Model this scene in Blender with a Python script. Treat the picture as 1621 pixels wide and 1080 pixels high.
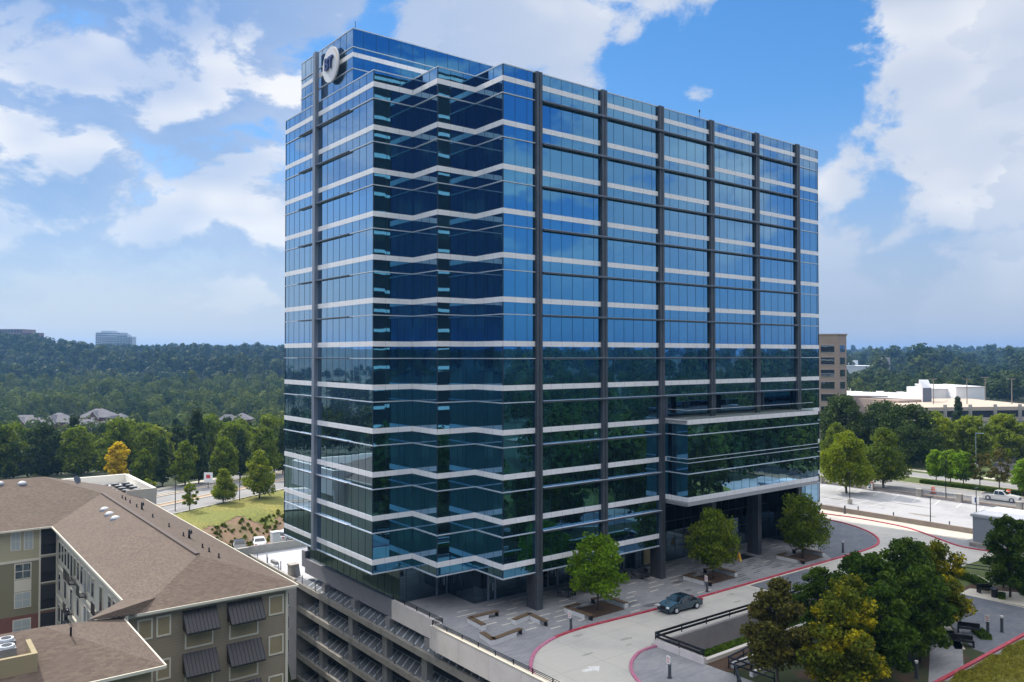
import bpy, bmesh, math, random
import numpy as np
from mathutils import Vector, Matrix
R = math.radians
for o in list(bpy.data.objects): bpy.data.objects.remove(o)
SC = bpy.context.scene
COL = SC.collection
RNG = random.Random(7)

# ------------------------------------------------------------------ camera, world, sun, exposure
cd = bpy.data.cameras.new('camera'); cam = bpy.data.objects.new('camera', cd); COL.objects.link(cam)
CAM = Vector((-47.361, -62.538, 25.492))
cam.location = CAM
cam.rotation_euler = (R(90 + 0.993), 0, R(52.202 - 90))
cd.lens = 28.293; cd.sensor_width = 36; cd.clip_start = 0.5; cd.clip_end = 20000
SC.camera = cam
SC.render.resolution_x = 1024; SC.render.resolution_y = 682
SC.view_settings.view_transform = 'Standard'; SC.view_settings.look = 'None'
SC.view_settings.exposure = 0.20; SC.view_settings.gamma = 1
SUN = Vector((-0.15, 1.0, 1.0)).normalized()
sl = bpy.data.lights.new('sun', 'SUN'); sl.energy = 3.9; sl.angle = R(0.6); sl.color = (1, .93, .82)
so = bpy.data.objects.new('sun', sl); COL.objects.link(so)
so.rotation_euler = (-SUN).to_track_quat('-Z', 'Y').to_euler(); so.location = (0, 100, 200)

class NT:
    """tiny node-tree helper"""
    def __init__(s, tree): s.t = tree; s.n = tree.nodes; s.l = tree.links
    def node(s, typ, **kw):
        n = s.n.new(typ)
        for k, v in kw.items(): setattr(n, k, v)
        return n
    def put(s, sock, v):
        if isinstance(v, bpy.types.NodeSocket): s.l.new(v, sock)
        elif v is not None: sock.default_value = v
    def m(s, op, a, b=None, c=None, clamp=False):
        n = s.node('ShaderNodeMath', operation=op, use_clamp=clamp)
        s.put(n.inputs[0], a)
        if b is not None: s.put(n.inputs[1], b)
        if c is not None: s.put(n.inputs[2], c)
        return n.outputs[0]
    def v(s, op, a, b=None, scale=None):
        n = s.node('ShaderNodeVectorMath', operation=op)
        s.put(n.inputs[0], a)
        if b is not None: s.put(n.inputs[1], b)
        if scale is not None: s.put(n.inputs['Scale'], scale)
        return n.outputs['Value'] if op in ('LENGTH', 'DOT_PRODUCT', 'DISTANCE') else n.outputs[0]
    def noise(s, vec, scale, detail=4, rough=.5, dist=0, out='Fac'):
        n = s.node('ShaderNodeTexNoise'); s.put(n.inputs['Vector'], vec)
        n.inputs['Scale'].default_value = scale; n.inputs['Detail'].default_value = detail
        n.inputs['Roughness'].default_value = rough; n.inputs['Distortion'].default_value = dist
        return n.outputs['Fac' if out == 'Fac' else 'Color']
    def ramp(s, x, a, b, lo=0., hi=1., smooth=True):
        n = s.node('ShaderNodeMapRange'); n.interpolation_type = 'SMOOTHSTEP' if smooth else 'LINEAR'
        s.put(n.inputs['Value'], x)
        for k, v in (('From Min', a), ('From Max', b), ('To Min', lo), ('To Max', hi)): s.put(n.inputs[k], v)
        return n.outputs[0]
    def mix(s, f, a, b, mode='MIX'):
        n = s.node('ShaderNodeMix', data_type='RGBA', blend_type=mode)
        s.put(n.inputs[0], f); s.put(n.inputs[6], c4(a)); s.put(n.inputs[7], c4(b))
        return n.outputs[2]
def c4(c):
    if isinstance(c, (tuple, list)) and len(c) == 3: return (*c, 1)
    return c

world = bpy.data.worlds.new('World'); SC.world = world; world.use_nodes = True
def build_sky():
    w = NT(world.node_tree); w.n.clear()
    out = w.node('ShaderNodeOutputWorld'); bg = w.node('ShaderNodeBackground')
    w.l.new(bg.outputs[0], out.inputs[0])
    sky = w.node('ShaderNodeTexSky', sky_type='NISHITA'); sky.sun_disc = False
    sky.sun_elevation = R(44.7); sky.sun_rotation = math.atan2(SUN.x, SUN.y)
    sky.air_density = 1.0; sky.dust_density = 1.2; sky.ozone_density = 2.5; sky.altitude = 300
    STR = 0.13
    bg.inputs['Strength'].default_value = STR
    tc = w.node('ShaderNodeTexCoord'); d = w.v('NORMALIZE', tc.outputs['Generated'])
    # cloud masses: direction, angular radius, weight
    blobs = [((.60, .68, .43), .15, 1.1), ((.50, .76, .40), .13, 1.), ((.66, .61, .46), .14, .9), ((.53, .77, .36), .08, .75),
             ((.755, .590, .291), .022, .62), ((.775, .570, .262), .015, .5),
             ((.90, .30, .33), .20, 1.15), ((.905, .355, .238), .16, 1.1), ((.886, .422, .194), .085, 1.05), ((.87, .465, .15), .08, 1.),
             ((.91, .39, .145), .12, 1.), ((.84, .50, .195), .06, .9), ((.83, .51, .12), .09, .95), ((.86, .46, .06), .14, .7), ((.92, .36, .06), .16, .8), ((.94, .25, .2), .22, 1.),
             ((.25, .90, .36), .26, 1.25), ((.12, .945, .30), .20, 1.15), ((.33, .92, .22), .14, 1.0), ((.12, .977, .19), .17, 1.), ((.27, .94, .22), .16, .9), ((.35, .91, .29), .13, .6),
             ((.27, .946, .15), .20, .95), ((.38, .91, .14), .12, .9), ((.04, .98, .15), .22, .9), ((-.1, .94, .33), .3, 1.),
             ((-.5, .8, .3), .38, .75), ((-.8, .45, .25), .32, .8), ((-.95, -.1, .3), .3, .7), ((-.3, .7, .65), .3, .8), ((.3, .55, .78), .28, .7),
             ((.80, -.45, .28), .18, .85), ((.66, -.66, .26), .16, 1.), ((.9, -.25, .16), .16, .9), ((.5, -.8, .15), .18, .8), ((.95, .0, .3), .14, .6),
             ((.72, -.6, .12), .16, .8), ((.85, -.5, .45), .1, .6)]
    grp = bpy.data.node_groups.new('cloud_density', 'ShaderNodeTree')
    grp.interface.new_socket('Dir', in_out='INPUT', socket_type='NodeSocketVector')
    grp.interface.new_socket('Density', in_out='OUTPUT', socket_type='NodeSocketFloat')
    g = NT(grp); gi = g.node('NodeGroupInput'); go = g.node('NodeGroupOutput')
    p = gi.outputs[0]
    wv = g.v('SCALE', g.v('SUBTRACT', g.noise(p, 3.2, 3, .55, out='Color'), (.5, .5, .5)), scale=.22)
    pw = g.v('ADD', p, wv)
    cov = None
    for c, r, wt in blobs:
        c = Vector(c).normalized()
        f = g.m('MULTIPLY', g.m('SUBTRACT', 1.0, g.m('DIVIDE', g.v('DISTANCE', pw, tuple(c)), r)), wt)
        cov = f if cov is None else g.m('MAXIMUM', cov, f)
    cov = g.m('MAXIMUM', cov, -.9)
    ps = g.v('MULTIPLY', p, (1, 1, 1.7))
    n1 = g.noise(ps, 6.4, 12, .60, .2)
    dens = g.m('ADD', g.m('MULTIPLY', cov, .62), g.m('MULTIPLY', g.m('SUBTRACT', n1, .52), 2.3))
    g.l.new(dens, go.inputs[0])
    def dn(vec):
        n = w.node('ShaderNodeGroup'); n.node_tree = grp; w.l.new(vec, n.inputs[0]); return n.outputs[0]
    d0 = dn(d)
    d1 = dn(w.v('NORMALIZE', w.v('ADD', d, tuple(SUN * .06))))
    sep = w.node('ShaderNodeSeparateXYZ'); w.l.new(d, sep.inputs[0]); z = sep.outputs[2]
    alpha = w.ramp(d0, .0, .26)
    thick = w.ramp(d0, .1, 1.0)
    edge = w.ramp(w.m('SUBTRACT', d0, d1), -.16, .20)
    lf = w.ramp(w.noise(w.v('MULTIPLY', d, (1, 1, 1.8)), 3.6, 3, .5), .43, .66)
    lit = w.m('MULTIPLY', w.m('MULTIPLY', w.ramp(z, .22, .42, 1., .62), w.m('ADD', w.m('MULTIPLY', edge, 1.1), w.m('MULTIPLY', w.m('SUBTRACT', 1., thick), .30), clamp=True)), w.m('ADD', .42, w.m('MULTIPLY', lf, .75)), clamp=True)
    # the sun stands high on the left: clouds there are thin and bright-rimmed, those on the right face it and look whiter
    face = w.ramp(w.v('DOT_PRODUCT', d, (.80, -.5, .2)), -.35, .35)
    k = 1 / STR
    shade = w.mix(face, w.mix(w.ramp(z, .12, .36), (.26 * k, .43 * k, .70 * k), (.13 * k, .30 * k, .64 * k)), (.35 * k, .45 * k, .63 * k))
    white = (.86 * k, .86 * k, .87 * k)
    cloud = w.mix(w.m('MAXIMUM', lit, w.m('MULTIPLY', face, w.m('ADD', .34, w.m('MULTIPLY', lf, .30)))), shade, white)
    sk = w.mix(1, sky.outputs[0], (.45, .82, 1.14), 'MULTIPLY')
    sk = w.mix(.55, sk, w.mix(w.ramp(z, .05, .45), (.22 * k, .46 * k, .82 * k), (.075 * k, .27 * k, .64 * k)))
    # hazy, pale air low over the horizon
    haze = w.ramp(z, .0, .30, 1, 0)
    hcol = w.mix(face, (.60 * k, .63 * k, .655 * k), (.44 * k, .49 * k, .58 * k))
    south = w.ramp(w.v('DOT_PRODUCT', d, (.50, -.86, 0.)), .25, .75, .93, .50)
    base = w.mix(w.m('MULTIPLY', haze, south), sk, hcol)
    low = w.ramp(z, .015, .20)
    col = w.mix(w.m('MULTIPLY', alpha, w.m('ADD', w.m('MULTIPLY', low, .88), .07)), base, cloud)
    # dark cone added behind the camera; unseen upper sky brightened for extra ambient light
    rear_dim = w.ramp(w.v('DOT_PRODUCT', d, (-.60, -.78, .1)), .78, .95, 1., .22)  # dims the sky that the notched glass corner mirrors
    col = w.mix(1, col, w.v('SCALE', (1., 1., 1.), scale=rear_dim), 'MULTIPLY')
    high = w.ramp(z, .43, .62)  # added fill glow over all the sky above the frame
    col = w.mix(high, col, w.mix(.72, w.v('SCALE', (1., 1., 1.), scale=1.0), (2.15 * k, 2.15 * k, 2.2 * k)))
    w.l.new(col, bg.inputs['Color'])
    world.cycles.sampling_method = 'MANUAL'; world.cycles.sample_map_resolution = 512
build_sky()

# ------------------------------------------------------------------ helpers
def tag(o, label=None, cat=None, group=None, kind=None):
    if label: o['label'] = label
    if cat: o['category'] = cat
    if group: o['group'] = group
    if kind: o['kind'] = kind
    return o
def thing(name, label, cat, loc=(0, 0, 0), rz=0, group=None):
    o = bpy.data.objects.new(name, None); COL.objects.link(o)
    o.empty_display_size = .3; o.location = loc; o.rotation_euler = (0, 0, rz)
    return tag(o, label, cat, group)
class MB:
    def __init__(s): s.v = []; s.f = []; s.sm = False
    def poly(s, pts):
        i = len(s.v); s.v += [tuple(p) for p in pts]; s.f.append(tuple(range(i, i + len(pts)))); return s
    def box(s, x0, x1, y0, y1, z0, z1):
        x0, x1 = min(x0, x1), max(x0, x1); y0, y1 = min(y0, y1), max(y0, y1)
        i = len(s.v)
        s.v += [(x, y, z) for z in (z0, z1) for y in (y0, y1) for x in (x0, x1)]
        s.f += [tuple(i + k for k in q) for q in ((0, 2, 3, 1), (4, 5, 7, 6), (0, 1, 5, 4), (2, 6, 7, 3), (0, 4, 6, 2), (1, 3, 7, 5))]
        return s
    def obox(s, c, ax, sz):
        """box with centre c, list of three axis vectors and half sizes"""
        i = len(s.v); c = Vector(c); ax = [Vector(a).normalized() for a in ax]
        for z in (-1, 1):
            for y in (-1, 1):
                for x in (-1, 1): s.v.append(tuple(c + ax[0] * x * sz[0] + ax[1] * y * sz[1] + ax[2] * z * sz[2]))
        s.f += [tuple(i + k for k in q) for q in ((0, 2, 3, 1), (4, 5, 7, 6), (0, 1, 5, 4), (2, 6, 7, 3), (0, 4, 6, 2), (1, 3, 7, 5))]
        return s
    def bar(s, a, b, w, h=None):
        a, b = Vector(a), Vector(b); h = h or w; d = b - a
        if d.length < 1e-6: return s
        u = d.normalized(); up = Vector((0, 0, 1)) if abs(u.z) < .95 else Vector((1, 0, 0))
        r = u.cross(up).normalized(); q = r.cross(u)
        return s.obox((a + b) / 2, (u, r, q), (d.length / 2, w / 2, h / 2))
    def cyl(s, a, b, r0, r1=None, n=10, caps=True):
        a, b = Vector(a), Vector(b); r1 = r0 if r1 is None else r1
        u = (b - a).normalized(); up = Vector((0, 0, 1)) if abs(u.z) < .95 else Vector((1, 0, 0))
        r = u.cross(up).normalized(); q = r.cross(u); i = len(s.v)
        for p, rr in ((a, r0), (b, r1)):
            for k in range(n):
                t = 2 * math.pi * k / n; s.v.append(tuple(p + r * rr * math.cos(t) + q * rr * math.sin(t)))
        for k in range(n): s.f.append((i + k, i + (k + 1) % n, i + n + (k + 1) % n, i + n + k))
        if caps: s.f.append(tuple(i + k for k in range(n))[::-1]); s.f.append(tuple(i + n + k for k in range(n)))
        return s
    def tube(s, pts, r, n=8):
        for a, b in zip(pts, pts[1:]): s.cyl(a, b, r, r, n)
        return s
    def prism(s, pts, z0, z1):
        i = len(s.v); n = len(pts)
        s.v += [(x, y, z0) for x, y in pts] + [(x, y, z1) for x, y in pts]
        s.f.append(tuple(i + k for k in range(n))[::-1]); s.f.append(tuple(i + n + k for k in range(n)))
        for k in range(n): s.f.append((i + k, i + (k + 1) % n, i + n + (k + 1) % n, i + n + k))
        return s
    def dome(s, c, r, h, n=12, m=4):
        i = len(s.v); cx, cy, cz = c
        for j in range(m):
            t = (math.pi / 2) * j / m
            for k in range(n):
                a = 2 * math.pi * k / n; s.v.append((cx + r * math.cos(t) * math.cos(a), cy + r * math.cos(t) * math.sin(a), cz + h * math.sin(t)))
        s.v.append((cx, cy, cz + h)); top = len(s.v) - 1
        for j in range(m - 1):
            for k in range(n): s.f.append((i + j * n + k, i + j * n + (k + 1) % n, i + (j + 1) * n + (k + 1) % n, i + (j + 1) * n + k))
        for k in range(n): s.f.append((i + (m - 1) * n + k, i + (m - 1) * n + (k + 1) % n, top))
        return s
    def build(s, name, mat, parent=None, local=False, smooth=False):
        off = Vector((0, 0, 0)) if (parent is None or local) else world_loc(parent)
        me = bpy.data.meshes.new(name)
        me.from_pydata([(a - off.x, b - off.y, c - off.z) for a, b, c in s.v], [], s.f)
        me.update(); me.materials.append(mat)
        if smooth or s.sm: me.shade_smooth()
        o = bpy.data.objects.new(name, me); COL.objects.link(o)
        if parent: o.parent = parent
        return o
def world_loc(o):
    v = Vector((0, 0, 0))
    while o is not None: v += o.location; o = o.parent
    return v
def kids(o): return [c for c in bpy.data.objects if c.parent is o]
def copy_tree(o, parent=None):
    c = o.copy(); COL.objects.link(c); c.parent = parent
    for ch in KIDS.get(o.name, None) or kids(o): copy_tree(ch, c)
    return c
KIDS = {}
def npmesh(name, V, F, mat, parent=None, k=4, attr=None):
    me = bpy.data.meshes.new(name); V = np.asarray(V, np.float32); F = np.asarray(F, np.int32)
    me.vertices.add(len(V)); me.vertices.foreach_set('co', V.ravel())
    me.loops.add(F.size); me.loops.foreach_set('vertex_index', F.ravel())
    me.polygons.add(len(F)); me.polygons.foreach_set('loop_start', np.arange(0, F.size, k, dtype=np.int32))
    me.update(calc_edges=True)
    if attr is not None:
        a = me.attributes.new('tint', 'FLOAT', 'POINT'); a.data.foreach_set('value', np.asarray(attr, np.float32))
    me.materials.append(mat)
    o = bpy.data.objects.new(name, me); COL.objects.link(o)
    if parent: o.parent = parent
    return o

# ------------------------------------------------------------------ materials
MATS = {}
def mat(name, col=(.5, .5, .5), rough=.6, metal=0., n1=None, n2=None, bump=None, spec=.5, extra=None, coat=0):
    """n1/n2: (scale, colour, lo, hi) noise layers mixed over the base; bump: (scale, strength)"""
    if name in MATS: return MATS[name]
    m = bpy.data.materials.new(name); m.use_nodes = True; t = NT(m.node_tree); b = t.n['Principled BSDF']
    tc = t.node('ShaderNodeTexCoord').outputs['Object']
    c = c4(col)
    for L in (n1, n2):
        if L: c = t.mix(t.ramp(t.noise(tc, L[0], 6, .6), L[2], L[3]), c, L[1])
    if extra: c = extra(t, tc, c, b) or c
    t.put(b.inputs['Base Color'], c)
    b.inputs['Roughness'].default_value = rough; b.inputs['Metallic'].default_value = metal
    b.inputs['Specular IOR Level'].default_value = spec; b.inputs['Coat Weight'].default_value = coat
    if bump:
        bn = t.node('ShaderNodeBump'); bn.inputs['Strength'].default_value = bump[1]; bn.inputs['Distance'].default_value = .05
        t.put(bn.inputs['Height'], t.noise(tc, bump[0], 6, .6)); t.l.new(bn.outputs[0], b.inputs['Normal'])
    MATS[name] = m; return m

def glass_mat(name, base, lo, hi, pw=2.0, dark=(.004, .010, .016), px=1.524, pz=4.3457, tilt=.003, wave=.0035):
    m = bpy.data.materials.new(name); m.use_nodes = True; t = NT(m.node_tree); t.n.clear()
    out = t.node('ShaderNodeOutputMaterial')
    tc = t.node('ShaderNodeTexCoord').outputs['Object']; ge = t.node('ShaderNodeNewGeometry')
    sp = t.node('ShaderNodeSeparateXYZ'); t.l.new(tc, sp.inputs[0])
    i = t.m('FLOOR', t.m('DIVIDE', t.m('ADD', sp.outputs[0], sp.outputs[1]), px))
    j = t.m('FLOOR', t.m('DIVIDE', sp.outputs[2], pz / 2))
    cb = t.node('ShaderNodeCombineXYZ'); t.put(cb.inputs[0], i); t.put(cb.inputs[1], j)
    wn = t.node('ShaderNodeTexWhiteNoise', noise_dimensions='3D'); t.l.new(cb.outputs[0], wn.inputs['Vector'])
    rv = t.v('SCALE', t.v('SUBTRACT', wn.outputs['Color'], (.5, .5, .5)), scale=tilt)
    wv = t.v('SCALE', t.v('SUBTRACT', t.noise(tc, .75, 2, .5, out='Color'), (.5, .5, .5)), scale=wave)
    nrm = t.v('NORMALIZE', t.v('ADD', ge.outputs['Normal'], t.v('ADD', rv, wv)))
    lw = t.node('ShaderNodeLayerWeight'); lw.inputs['Blend'].default_value = .5
    f = t.m('POWER', lw.outputs['Facing'], pw)
    gl = t.node('ShaderNodeBsdfGlossy'); gl.inputs['Roughness'].default_value = .012
    t.put(gl.inputs['Color'], t.mix(f, lo, hi)); t.l.new(nrm, gl.inputs['Normal'])
    df = t.node('ShaderNodeBsdfDiffuse')
    room = t.ramp(wn.outputs['Value'], .70, 1.)
    t.put(df.inputs['Color'], t.mix(t.m('MULTIPLY', room, .35), dark, base))
    ad = t.node('ShaderNodeAddShader'); t.l.new(gl.outputs[0], ad.inputs[0]); t.l.new(df.outputs[0], ad.inputs[1])
    t.l.new(ad.outputs[0], out.inputs[0]); MATS[name] = m; return m
GLASS = glass_mat('coated_glass', (.02, .065, .065), (.055, .25, .44), (.99, .99, .99), 2.15, dark=(.002, .004, .006))
LOBBY = glass_mat('lobby_glass', (.03, .05, .05), (.10, .17, .22), (.8, .85, .9), 2.6, dark=(.006, .009, .012), pz=5)
WINDOW = glass_mat('window_glass', (.05, .06, .07), (.12, .16, .20), (.8, .85, .9), 2.2, dark=(.02, .024, .03), px=1.1, pz=2)
def joints(t, tc, c, b):
    sp = t.node('ShaderNodeSeparateXYZ'); t.l.new(tc, sp.inputs[0]); a = t.m('ADD', sp.outputs[0], sp.outputs[1])
    j = t.m('LESS_THAN', t.m('FRACT', t.m('DIVIDE', a, 1.524)), .022)
    cb = t.node('ShaderNodeCombineXYZ'); t.put(cb.inputs[0], t.m('FLOOR', t.m('DIVIDE', a, 1.524))); t.put(cb.inputs[1], t.m('FLOOR', t.m('DIVIDE', sp.outputs[2], 2)))
    wn = t.node('ShaderNodeTexWhiteNoise', noise_dimensions='3D'); t.l.new(cb.outputs[0], wn.inputs['Vector'])
    c = t.mix(t.m('MULTIPLY', wn.outputs['Value'], .16), c, (.66, .67, .70))
    return t.mix(t.m('MULTIPLY', j, .6), c, (.2, .2, .22))
WHITE = mat('white_spandrel', (.91, .91, .93), .25, n1=(1.2, (.86, .86, .89), .4, .7), extra=joints)
ALU = mat('aluminium', (.62, .66, .72), .35, .25)
SHADALU = mat('sunshade_shaded', (.10, .115, .14), .35, .5)  # aluminium darkened in colour to carry the shade under the sunshades
FIN = mat('grey_metal_cladding', (.080, .092, .112), .38, .3, n1=(.8, (.10, .112, .132), .4, .7))
FINL = mat('light_metal_cladding', (.25, .28, .34), .4, .3)
MULL = mat('dark_mullion', (.015, .035, .06), .3)
COLM = mat('column_cladding', (.055, .058, .066), .45, n1=(2, (.075, .078, .085), .4, .7))
CONC = mat('weathered_concrete', (.40, .37, .33), .85, n1=(.7, (.30, .28, .26), .42, .7), n2=(6, (.45, .42, .38), .55, .75), bump=(20, .2))
CONCD = mat('grey_concrete', (.26, .255, .26), .85, n1=(.5, (.19, .19, .20), .4, .7), n2=(5, (.30, .29, .29), .5, .8), bump=(20, .2))
PANEL = mat('pale_precast', (.70, .65, .64), .8, n1=(.6, (.62, .57, .56), .4, .7), n2=(5, (.64, .60, .58), .5, .8))
BLACK = mat('black_metal', (.018, .02, .024), .35, .4)
REDP = mat('red_curb_paint', (.42, .03, .06), .6, n1=(3, (.50, .10, .14), .4, .75))
PINKP = mat('faded_pink_curb_paint', (.52, .16, .28), .6, n1=(3, (.58, .26, .36), .4, .75))
WPAINT = mat('road_paint_white', (.72, .72, .70), .7, n1=(4, (.5, .5, .5), .5, .7))
def decklines(t, tc, c, b):
    sp = t.node('ShaderNodeSeparateXYZ'); t.l.new(tc, sp.inputs[0])
    cr = None
    for a in (0, 1):
        fr = t.m('FRACT', t.m('DIVIDE', sp.outputs[a], 4.6)); q = t.m('LESS_THAN', fr, .012)
        cr = q if cr is None else t.m('MAXIMUM', cr, q)
    return t.mix(t.m('MULTIPLY', cr, .45), c, (.2, .2, .19))
DRIVE = mat('driveway_concrete', (.50, .48, .435), .85, n1=(.10, (.41, .40, .38), .42, .62), n2=(1.6, (.55, .53, .485), .5, .8), bump=(12, .15), extra=decklines)
def pavers(t, tc, c, b):
    br = t.node('ShaderNodeTexBrick'); t.l.new(tc, br.inputs['Vector'])
    br.inputs['Scale'].default_value = 1.0; br.inputs['Brick Width'].default_value = .9; br.inputs['Row Height'].default_value = .3
    br.inputs['Mortar Size'].default_value = .012; br.inputs['Color1'].default_value = (1, 1, 1, 1); br.inputs['Color2'].default_value = (.82, .83, .86, 1); br.inputs['Mortar'].default_value = (.6, .6, .62, 1)
    return t.mix(1, c, br.outputs['Color'], 'MULTIPLY')
PAVE = mat('grey_unit_paving', (.27, .275, .29), .8, n1=(.25, (.32, .32, .33), .4, .65), n2=(1.1, (.22, .22, .24), .55, .75), extra=pavers)
PAVED = mat('dark_unit_paving', (.13, .145, .175), .8, n1=(.5, (.17, .18, .20), .4, .7), extra=pavers)
PDASH = mat('cream_paver', (.60, .57, .51), .8, n1=(3, (.5, .48, .44), .4, .7))
DDASH = mat('charcoal_paver', (.09, .09, .10), .8)
LOT = mat('lot_concrete', (.40, .40, .415), .85, n1=(.12, (.33, .33, .345), .45, .62), n2=(.9, (.44, .435, .44), .5, .8), bump=(10, .1))  # even grey with noise patches, for the parking lot
WALK = mat('sidewalk_concrete', (.58, .54, .46), .85, n1=(1, (.48, .45, .4), .4, .7))
WOODT = mat('bench_wood', (.115, .075, .042), .6, n1=(5, (.16, .11, .065), .4, .7))
BENCHW = mat('bench_white_concrete', (.66, .66, .66), .7, n1=(3, (.56, .56, .56), .4, .8))
MULCH = mat('mulch', (.105, .058, .034), .95, n1=(8, (.055, .032, .02), .4, .6), bump=(60, .8))
def shingle(t, tc, c, b):
    sp = t.node('ShaderNodeSeparateXYZ'); t.l.new(tc, sp.inputs[0])
    row = t.m('FLOOR', t.m('DIVIDE', sp.outputs[2], .055))
    cb = t.node('ShaderNodeCombineXYZ')
    t.put(cb.inputs[0], t.m('FLOOR', t.m('DIVIDE', t.m('ADD', sp.outputs[0], t.m('MULTIPLY', row, .13)), .30)))
    t.put(cb.inputs[1], t.m('FLOOR', t.m('DIVIDE', t.m('ADD', sp.outputs[1], t.m('MULTIPLY', row, .17)), .30))); t.put(cb.inputs[2], row)
    wn = t.node('ShaderNodeTexWhiteNoise', noise_dimensions='3D'); t.l.new(cb.outputs[0], wn.inputs['Vector'])
    c = t.mix(t.m('MULTIPLY', wn.outputs['Value'], .75), c, (.085, .06, .046))
    fr = t.m('FRACT', t.m('DIVIDE', sp.outputs[2], .055))
    return t.mix(t.ramp(fr, .0, .22, .4, 0), c, (.07, .05, .045))
SHING = mat('brown_asphalt_shingle', (.165, .122, .092), .9, n1=(.35, (.135, .10, .077), .35, .7), n2=(9, (.13, .095, .075), .4, .7), extra=shingle, bump=(30, .3))
def lap(t, tc, c, b):
    sp = t.node('ShaderNodeSeparateXYZ'); t.l.new(tc, sp.inputs[0])
    fr = t.m('FRACT', t.m('DIVIDE', sp.outputs[2], .20))
    return t.mix(t.ramp(fr, .0, .16, .55, 0), c, (.07, .065, .045))
SIDE1 = mat('olive_lap_siding', (.295, .245, .175), .8, n1=(.8, (.26, .215, .155), .4, .7), extra=lap)
SIDE2 = mat('sage_lap_siding', (.22, .205, .125), .8, extra=lap)
SIDE3 = mat('pale_yellow_siding', (.42, .39, .26), .8, extra=lap)
CREAM = mat('cream_trim', (.62, .59, .49), .7)
TAN = mat('tan_stucco', (.33, .27, .16), .85, n1=(1, (.29, .24, .145), .4, .7))
AWN = mat('charcoal_standing_seam', (.040, .040, .046), .42, .4)
def brick(c1, c2, mo, sc):
    def f(t, tc, c, b):
        br = t.node('ShaderNodeTexBrick'); sp = t.node('ShaderNodeSeparateXYZ'); t.l.new(tc, sp.inputs[0])
        cb = t.node('ShaderNodeCombineXYZ'); t.put(cb.inputs[0], t.m('ADD', sp.outputs[0], sp.outputs[1])); t.put(cb.inputs[1], sp.outputs[2])
        t.l.new(cb.outputs[0], br.inputs['Vector']); br.inputs['Scale'].default_value = sc
        br.inputs['Color1'].default_value = c4(c1); br.inputs['Color2'].default_value = c4(c2); br.inputs['Mortar'].default_value = c4(mo)
        br.inputs['Mortar Size'].default_value = .02
        return br.outputs['Color']
    return f
BRICK = mat('red_brick', extra=brick((.20, .06, .045), (.15, .045, .035), (.25, .2, .17), 4), rough=.9)
BRICKT = mat('tan_brick', extra=brick((.40, .30, .245), (.33, .245, .20), (.38, .31, .26), 1.1), rough=.9)
SLATE = mat('grey_roof_shingle', (.17, .165, .18), .9, n1=(1, (.13, .125, .14), .4, .7))
WROOF = mat('white_membrane', (.74, .74, .74), .7, n1=(.3, (.64, .64, .65), .4, .7))
ASPH = mat('road_asphalt', (.27, .265, .265), .9, n1=(.15, (.22, .22, .225), .4, .65), bump=(30, .2))
ASPHD = mat('dark_asphalt', (.05, .052, .058), .9)
DIRT = mat('bare_dirt', (.40, .28, .19), .95, n1=(1, (.30, .21, .14), .4, .65))
def gr(t, tc, c, b):
    n = t.noise(tc, 2.2, 8, .7)
    return t.mix(t.ramp(n, .35, .7), c, (.075, .085, .018))
LAWN = mat('lawn', (.215, .225, .035), .95, n1=(.08, (.31, .27, .05), .4, .6), bump=(40, .6), extra=gr)
GREEN = mat('green_turf', (.07, .10, .02), .95, n1=(.3, (.10, .12, .03), .4, .7), bump=(40, .6))
BANK = mat('bank_soil', (.24, .15, .09), .95, n1=(.6, (.17, .11, .065), .4, .65), n2=(.25, (.12, .12, .04), .55, .75), bump=(30, .6))
FLOORG = mat('woodland_floor', (.03, .045, .018), .98, n1=(.02, (.045, .055, .022), .4, .7))
BARK = mat('bark', (.085, .065, .05), .9, n1=(6, (.05, .04, .03), .4, .7))
ORANGE = mat('orange_plastic', (.85, .12, .02), .5)
YEL = mat('yellow_plastic', (.8, .45, .02), .5)
WPL = mat('white_painted', (.80, .80, .80), .45)
SIGNR = mat('red_ink', (.55, .04, .05), .6)
SIGNB = mat('navy_ink', (.015, .04, .16), .5)
def leafmat(name, c1, c2, c3, tint=False, trans=.25):
    m = bpy.data.materials.new(name); m.use_nodes = True; t = NT(m.node_tree); b = t.n['Principled BSDF']
    tc = t.node('ShaderNodeTexCoord').outputs['Object']
    if tint:
        at = t.node('ShaderNodeAttribute'); at.attribute_name = 'tint'; r = at.outputs['Fac']
    else: r = t.node('ShaderNodeObjectInfo').outputs['Random']
    c = t.mix(r, c1, c2)
    n = t.noise(tc, .55 if not tint else .12, 4, .6)
    c = t.mix(t.m('MULTIPLY', t.ramp(n, .46, .68), .75), c, c3)
    n2 = t.ramp(t.noise(tc, 3.2 if not tint else .3, 3, .65), .36, .66, .45 if not tint else .7, 1.7 if not tint else 1.3, False)
    c = t.v('SCALE', c, scale=n2)
    t.put(b.inputs['Base Color'], c); b.inputs['Roughness'].default_value = .6; b.inputs['Specular IOR Level'].default_value = .05 if tint else .15
    tr = t.node('ShaderNodeBsdfTranslucent'); t.put(tr.inputs['Color'], c)
    mx = t.node('ShaderNodeMixShader'); mx.inputs[0].default_value = trans
    out = t.n['Material Output']; t.l.new(b.outputs[0], mx.inputs[1]); t.l.new(tr.outputs[0], mx.inputs[2]); t.l.new(mx.outputs[0], out.inputs[0])
    MATS[name] = m; return m
L_BRIGHT = leafmat('bright_green_leaves', (.17, .29, .008), (.14, .26, .010), (.23, .34, .012), trans=.42)
L_MID = leafmat('mid_green_leaves', (.14, .20, .010), (.10, .155, .012), (.21, .24, .018), trans=.42)
L_DARK = leafmat('dark_green_leaves', (.045, .080, .014), (.036, .064, .016), (.07, .10, .016))
L_CLUS = leafmat('deep_green_leaves', (.060, .118, .008), (.050, .098, .009), (.12, .18, .010), trans=.35)
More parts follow.
